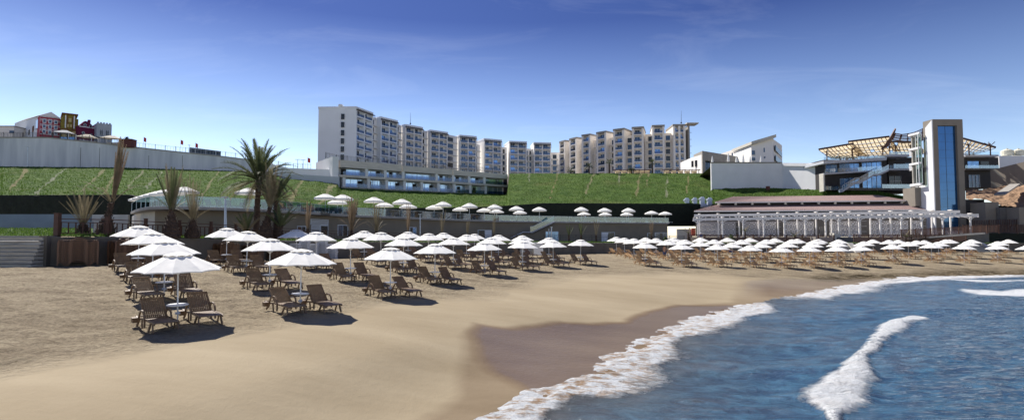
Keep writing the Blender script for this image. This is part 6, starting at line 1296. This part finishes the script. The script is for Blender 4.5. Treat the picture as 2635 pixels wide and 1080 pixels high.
def palm(name, label, px, Y, zr, trunk_h, tr, bulb, nf, L, el0, el1, droop, wl, mats, lean=(0, 0), tied=False, base_px=None, green_split=None, az=None, group='palms in the planted strip above the beach wall', bot=0):
    x, y = XY(px, Y); z = H + zr; o = empty(name, (x, y, z), label, 'palm', group); top = Vector((x + lean[0], y + lean[1], z + trunk_h)); m = MB()
    pr = 10; pts = []; rad = []
    for k in range(15):
        f = k / 14; q = Vector((x, y, z)).lerp(top, f) + Vector((lean[0] * -.12 * math.sin(math.pi * f), 0, 0)); pts.append(q); rr = tr * (1 - .15 * f)
        if bulb and f * trunk_h < bulb[1]: rr = tr + (bulb[0] - tr) * (1 - (f * trunk_h / bulb[1]) ** 1.4)
        rad.append(rr * (1 + (.07 if k % 2 else -.04)))
    m.tube(pts, rad, pr)
    nst = int(220 if bulb else 120)
    for k in range(nst):
        f = random.random() ** (1.7 if bulb else 1); i = min(13, int(f * 14)); q = pts[i].lerp(pts[i + 1], f * 14 - i); a = random.random() * 6.28; rr = rad[i]; c = q + Vector((math.cos(a), math.sin(a), 0)) * rr * .9; l = random.uniform(.06, .16)
        m.bar(c, c + Vector((math.cos(a) * .6, math.sin(a) * .6, .9)) * l, .05, .03)
    m.build('trunk', M['palm_trunk'], o)
    groups = {}
    for k in range(nf):
        a = (az[0] + (az[1] - az[0]) * random.random()) if az else k * 2.399 + random.uniform(-.2, .2); f = (k + .5) / nf; el = el0 + (el1 - el0) * f + random.gauss(0, .06); mt = mats[min(len(mats) - 1, int(f * len(mats)))] if not tied else random.choice(mats)
        if mt not in groups: groups[mt] = MB()
        b = top + Vector((math.cos(a) * tr * .6, math.sin(a) * tr * .6, -.1 + .15 * (1 - f)));
        frond(groups[mt], b, a, R(el * 57.3), L * random.uniform(.82, 1.08) * (1 if not green_split else 1), droop * random.uniform(.7, 1.2), wl, n=26, thin=(.42 if mt == 'frond_dry' else .8), thick=.022 if not tied else .014)
    if tied and nf > 10:
        for k in range(5): frond(groups.setdefault(mats[-1], MB()), top + Vector((0, 0, -.1)), k * 2.4 + random.random(), random.uniform(.75, 1.15), L * .62, .45, wl, n=22, thin=.42, thick=.014)
    for mt, g in groups.items(): g.build('crown' if mt == mats[0] else 'dry_fronds', M[mt], o)
    return o
palm('palm_tree', 'big green date palm with a wide crown, tallest palm on the promenade', 659, 45.5, -.15, 4.75, .24, None, 58, 3.45, 1.50, -.45, .36, .50, ['frond_green', 'frond_green', 'frond_green', 'frond_dry'], lean=(.15, 0))
palm('palm_tree', 'tied dry palm with fronds bundled upright, right of the big green palm', 682, 43.2, -.12, 2.4, .16, (.62, 1.5), 15, 3.3, 1.50, 1.22, .05, .28, ['frond_dry'], tied=True, lean=(.35, 0))
palm('palm_tree', 'half green palm with drooping fronds on the right side of the big palm', 712, 44.5, -.15, 3.0, .16, (.36, 1.4), 20, 2.7, 1.30, .15, .30, .42, ['frond_green', 'frond_dry'], lean=(-.1, 0))
palm('palm_tree', 'small green palm bush under the right fronds of the big palm', 722, 43.0, -.1, .9, .14, None, 12, 1.9, 1.20, .55, .35, .3, ['frond_green'])
palm('palm_tree', 'short spiky dry green palm left of the big palm trunk', 634, 42.4, -.1, .55, .12, None, 16, 1.6, 1.40, .6, .2, .24, ['frond_green', 'frond_dry'])
palm('palm_tree', 'tall tied palm with a shaggy grey green brush of upright fronds, left of centre', 441, 39.8, -.08, 1.95, .15, (.60, 1.75), 20, 3.1, 1.52, 1.20, .05, .26, ['frond_dry', 'frond_dry', 'frond_green'], tied=True)
palm('palm_tree', 'narrow tied palm on a pyramid shaped foot between two parasols', 496, 41.2, -.08, 1.3, .13, (.52, 1.3), 12, 3.1, 1.52, 1.30, .05, .2, ['frond_dry'], tied=True)
palm('palm_tree', 'broom shaped tied palm leaning strongly to the right on a fat scaly foot', 271, 37.6, -.02, 2.3, .16, (.60, 1.45), 30, 4.1, 1.48, 1.40, .02, .16, ['frond_brown', 'frond_dry'], lean=(.38, 0), az=(-.5, .5), tied=True)
palm('palm_tree', 'low spreading dry palm at the left end of the timber fence', 215, 37.4, -.02, .9, .13, (.42, .9), 16, 2.2, 1.50, .85, .10, .18, ['frond_dry'])
mids = [(790, 54, 2.9, 'frond_brown', .05, 7), (904, 58, 3.6, 'frond_brown', .10, 20), (968, 61, 3.2, 'frond_dry', .13, 18), (1057, 66, 3.4, 'frond_brown', .03, 6), (1137, 70, 3.0, 'frond_dry', .12, 7), (1203, 76, 1.9, 'frond_dry', .05, 7), (1271, 79, 3.2, 'frond_dry', .04, 6), (1464, 90, 1.7, 'frond_green', .28, 9), (1496, 91, 2.0, 'frond_green', .22, 9), (1534, 92, 2.6, 'frond_dry', .12, 7), (1676, 97, 2.4, 'frond_brown', .12, 7)]
for i, (px, Y, hh_, mt, sp, nf) in enumerate(mids):
    y, t_, b_ = wall_at(px); lab = f'{ORD[i]} bare tied palm from the left among the thin ones before the long taupe wall'
    palm('young_palm', lab, px, y + 1.8, t_, 1.15, .10, (.26, 1.0) if i < 4 else None, nf, hh_, 1.52, 1.50 - sp * 1.6, .04, .12, [mt], tied=True, lean=(random.uniform(-.1, .1) if i != 3 else -.3, 0), group='thin tied palms on the promenade')
for i, (px, hh_) in enumerate([(1771, 2.6), (1917, 3.0), (2045, 2.2), (2330, 2.2)]):
    y, t_, b_ = wall_at(px); palm('young_palm', f'{ORD[i]} small drooping dry palm from the left in front of the pavilion', px, y + 1.6, t_, hh_ - .9, .08, None, 9, 1.7, 1.2, .3, .7, .16, ['frond_dry', 'frond_green'], group='small palms before the pavilion')
for i, (px, yb, yt) in enumerate([(1469, 447, 438), (1516, 447, 428), (1568, 447, 419), (1626, 446, 434), (1679, 446, 420)]):
    Y = 203.6; b = P(px, yb, Y); h_ = P(px, yt, Y).z - b.z; o = empty('hotel_palm', b, f'{ORD[i]} small palm from the left on the top edge of the slope before the hotel', 'palm', 'palms on the plateau edge'); MB().tube([b - Vector((0, 0, .5)), b + Vector((0, 0, h_))], [.32, .24], 7).build('trunk', M['palm_trunk'], o); m = MB()
    for k in range(18): frond(m, b + Vector((0, 0, h_)), k * 2.4, random.uniform(-.2, 1.3), 1.9, .7, .5, n=8, thick=.05)
    m.build('crown', M['frond_green'], o)
# dark shrub between fence and pavilion
for i, (px, s_) in enumerate([(1880, .8), (1712, .5)]):
    y, t_, b_ = wall_at(px); x = XY(px, y + 1.5)[0]; m = MB(); r = random.Random(i)
    for k in range(260): a, e, q = r.random() * 6.28, r.uniform(0, 1.57), r.random() ** .4 * s_; c = Vector((x + math.cos(a) * math.cos(e) * q, y + 1.5 + math.sin(a) * math.cos(e) * q, H + t_ + .1 + math.sin(e) * q * 1.8)); d = Vector((r.gauss(0, 1), r.gauss(0, 1), r.gauss(0, 1))).normalized() * .14; e2 = d.orthogonal().normalized() * .07; m.add([c - d, c + e2, c + d, c - e2], [(0, 1, 2, 3)])
    tag(m.build('shrub', M['shrub']), ['dark conical shrub before the pavilion lattice', 'small shrub on the wall at the right end of the terrace building'][i], 'shrub')
# ------------------------------------------------------------------ people
def person(name_label, loc, rz, joints, skinmat='skin', shirt=None, shorts=None, hairc='hair', hat=None, h=1.75):
    """one skinned body; joints are metres in local space (x right, y forward)"""
    J = joints; names = list(J); idx = {n_: i for i, n_ in enumerate(names)}
    E = [('pelvis', 'waist'), ('waist', 'chest'), ('chest', 'neck'), ('neck', 'head'), ('head', 'crown')]
    for s_ in 'LR': E += [('chest', 'sh' + s_), ('sh' + s_, 'el' + s_), ('el' + s_, 'wr' + s_), ('wr' + s_, 'ha' + s_), ('pelvis', 'hip' + s_), ('hip' + s_, 'kn' + s_), ('kn' + s_, 'an' + s_), ('an' + s_, 'to' + s_)]
    Rr = dict(pelvis=.15, waist=.13, chest=.155, neck=.06, head=.095, crown=.085)
    for s_ in 'LR': Rr.update({'sh' + s_: .065, 'el' + s_: .045, 'wr' + s_: .032, 'ha' + s_: .035, 'hip' + s_: .095, 'kn' + s_: .062, 'an' + s_: .042, 'to' + s_: .035})
    def skin_obj(nm, ed, grow, material, parent):
        ks = []; 
        for e in ed:
            for q in e:
                if q not in ks: ks.append(q)
        me = bpy.data.meshes.new(nm); me.from_pydata([J[q] for q in ks], [(ks.index(a), ks.index(b)) for a, b in ed], []); ob = bpy.data.objects.new(nm, me); col.objects.link(ob)
        md = ob.modifiers.new('s', 'SKIN'); 
        sv = me.skin_vertices[0].data if me.skin_vertices else None
        if sv is None: bpy.context.view_layer.objects.active = ob; sv = me.skin_vertices[0].data
        for i, q in enumerate(ks): sv[i].radius = ((Rr[q] + grow), (Rr[q] + grow) * (.75 if q in ('pelvis', 'waist', 'chest') else 1)); sv[i].use_root = (i == 0)
        s2 = ob.modifiers.new('d', 'SUBSURF'); s2.levels = 1; s2.render_levels = 2; me.materials.append(M[material])
        if parent: ob.parent = parent
        return ob
    b = skin_obj('person', E, 0, skinmat, None); b.location = loc; b.rotation_euler = (0, 0, rz); tag(b, name_label, 'person')
    if shirt: skin_obj('shirt', [('waist', 'chest'), ('chest', 'shL'), ('shL', 'elL'), ('chest', 'shR'), ('shR', 'elR'), ('pelvis', 'waist')], .018, shirt, b)
    if shorts: skin_obj('shorts', [('pelvis', 'hipL'), ('pelvis', 'hipR'), ('hipL', 'knL'), ('hipR', 'knR')], .02, shorts, b)
    hd = Vector(J['head']).lerp(Vector(J['crown']), .5); m = MB(); m.lathe([(.01, .13), (.07, .11), (.105, .05), (.11, -.01), (.10, -.05)], 12, tuple(hd + Vector((0, -.015, 0)))); hh_ = m.build('hair' if not hat else 'hat', M[hat or hairc]); hh_.parent = b
    n_ = MB(); n_.hexa([(-.012, .085, hd.z - .06), (.012, .085, hd.z - .06), (.012, .12, hd.z - .06), (-.012, .12, hd.z - .06)], [(-.008, .085, hd.z - .01), (.008, .085, hd.z - .01), (.008, .10, hd.z - .01), (-.008, .10, hd.z - .01)]); 
    return b
def standing(bend=0, arms=0):
    j = dict(pelvis=(0, 0, .95), hipL=(-.10, 0, .88), hipR=(.10, 0, .88), knL=(-.11, .03, .49), knR=(.12, -.02, .49), anL=(-.11, -.02, .08), anR=(.13, -.06, .08), toL=(-.12, .14, .03), toR=(.15, .10, .03))
    def up(x, y, z): c, s_ = math.cos(bend), math.sin(bend); z2 = z - .95; return (x, y * c + z2 * s_, .95 + z2 * c - y * s_)
    j.update(waist=up(0, 0, 1.12), chest=up(0, 0, 1.34), neck=up(0, .0, 1.50), head=up(0, .015, 1.60), crown=up(0, .015, 1.70))
    for s_, k_ in (('L', -1), ('R', 1)):
        sh = Vector(up(k_ * .19, 0, 1.42)); f = .1 + arms; j['sh' + s_] = tuple(sh); el = sh + Vector((k_ * .06, .04 + .15 * f, -.27)); wr = el + Vector((k_ * .01, .10 + .3 * f, -.22 + .1 * arms)); j['el' + s_] = tuple(el); j['wr' + s_] = tuple(wr); j['ha' + s_] = tuple(wr + Vector((0, .03, -.09)))
    return j
x, y = XY(1709, 68); person('shirtless man in blue shorts standing among the loungers of the far group', (x, y, gz(x, y)), R(200), standing(0, .3), 'skin', None, 'cloth_blue')
x, y = XY(457, 64.8); person('person in white bending forward beside a dark sun bed on the terrace', (x, y, H + DZ), R(100), standing(1.0, .6), 'skin_dark', 'cloth_white', 'cloth_white')
x, y = XY(507, 65.6); person('person in a white shirt bending over, right of another one on the terrace', (x, y, H + DZ), R(150), standing(.85, .6), 'skin_dark', 'cloth_white', 'cloth_white')
x, y = XY(1508, 125.0); person('dark haired person in a white shirt behind the terrace glass', (x, y, H + DZ), R(80), standing(.35, .5), 'skin_dark', 'cloth_white', 'cloth_blue')
yw = wall_at(1803); x, y = XY(1803, yw[0] + 2.0); person('person with a white cap behind the slatted fence of the pavilion', (x, y, H + yw[1] + .05), R(170), standing(0, .1), 'skin', 'cloth_blue', 'cloth_blue', hat='cloth_white')
for i, (px, Y, lab, cl) in enumerate([(1877, 84, 'person in red reclining on a lounger in the back row of the far group', 'cloth_red')]):
    x, y = XY(px, Y); j = dict(pelvis=(0, .0, .42), waist=(0, -.14, .52), chest=(0, -.28, .70), neck=(0, -.37, .84), head=(0, -.40, .94), crown=(0, -.42, 1.03), hipL=(-.1, .06, .42), hipR=(.1, .06, .42), knL=(-.11, .46, .52), knR=(.11, .48, .44), anL=(-.11, .84, .40), anR=(.12, .90, .38), toL=(-.12, .92, .50), toR=(.13, .98, .48), shL=(-.19, -.30, .76), shR=(.19, -.30, .76), elL=(-.27, -.14, .60), elR=(.27, -.14, .60), wrL=(-.25, .08, .55), wrR=(.25, .08, .55), haL=(-.22, .16, .54), haR=(.22, .16, .54))
    person(lab, (x, y, gz(x, y)), R(-140), j, 'skin', cl, 'cloth_blue')
# white towel left over a lounger
sp = min(allspots, key=lambda s_: abs(s_[0] / s_[1] * F + CX - 2016) + abs(s_[1] - 82) * 3); m = MB(); 
for k in range(6): m.add([(-.3, .95 - k * .13 if k < 4 else .1, .98 - k * .16 if k < 4 else .36), (.3, .95 - k * .13 if k < 4 else .1, .98 - k * .16 if k < 4 else .36), (.3, .82 - k * .13 if k < 4 else -.4, .82 - k * .16 if k < 4 else .345), (-.3, .82 - k * .13 if k < 4 else -.4, .82 - k * .16 if k < 4 else .345)], [(0, 1, 2, 3)])
t = m.build('towel', M['cloth_white']); t.location = sp[:3]; t.rotation_euler = (0, 0, sp[3]); tag(t, 'white towel draped over a lounger in the far group', 'towel')
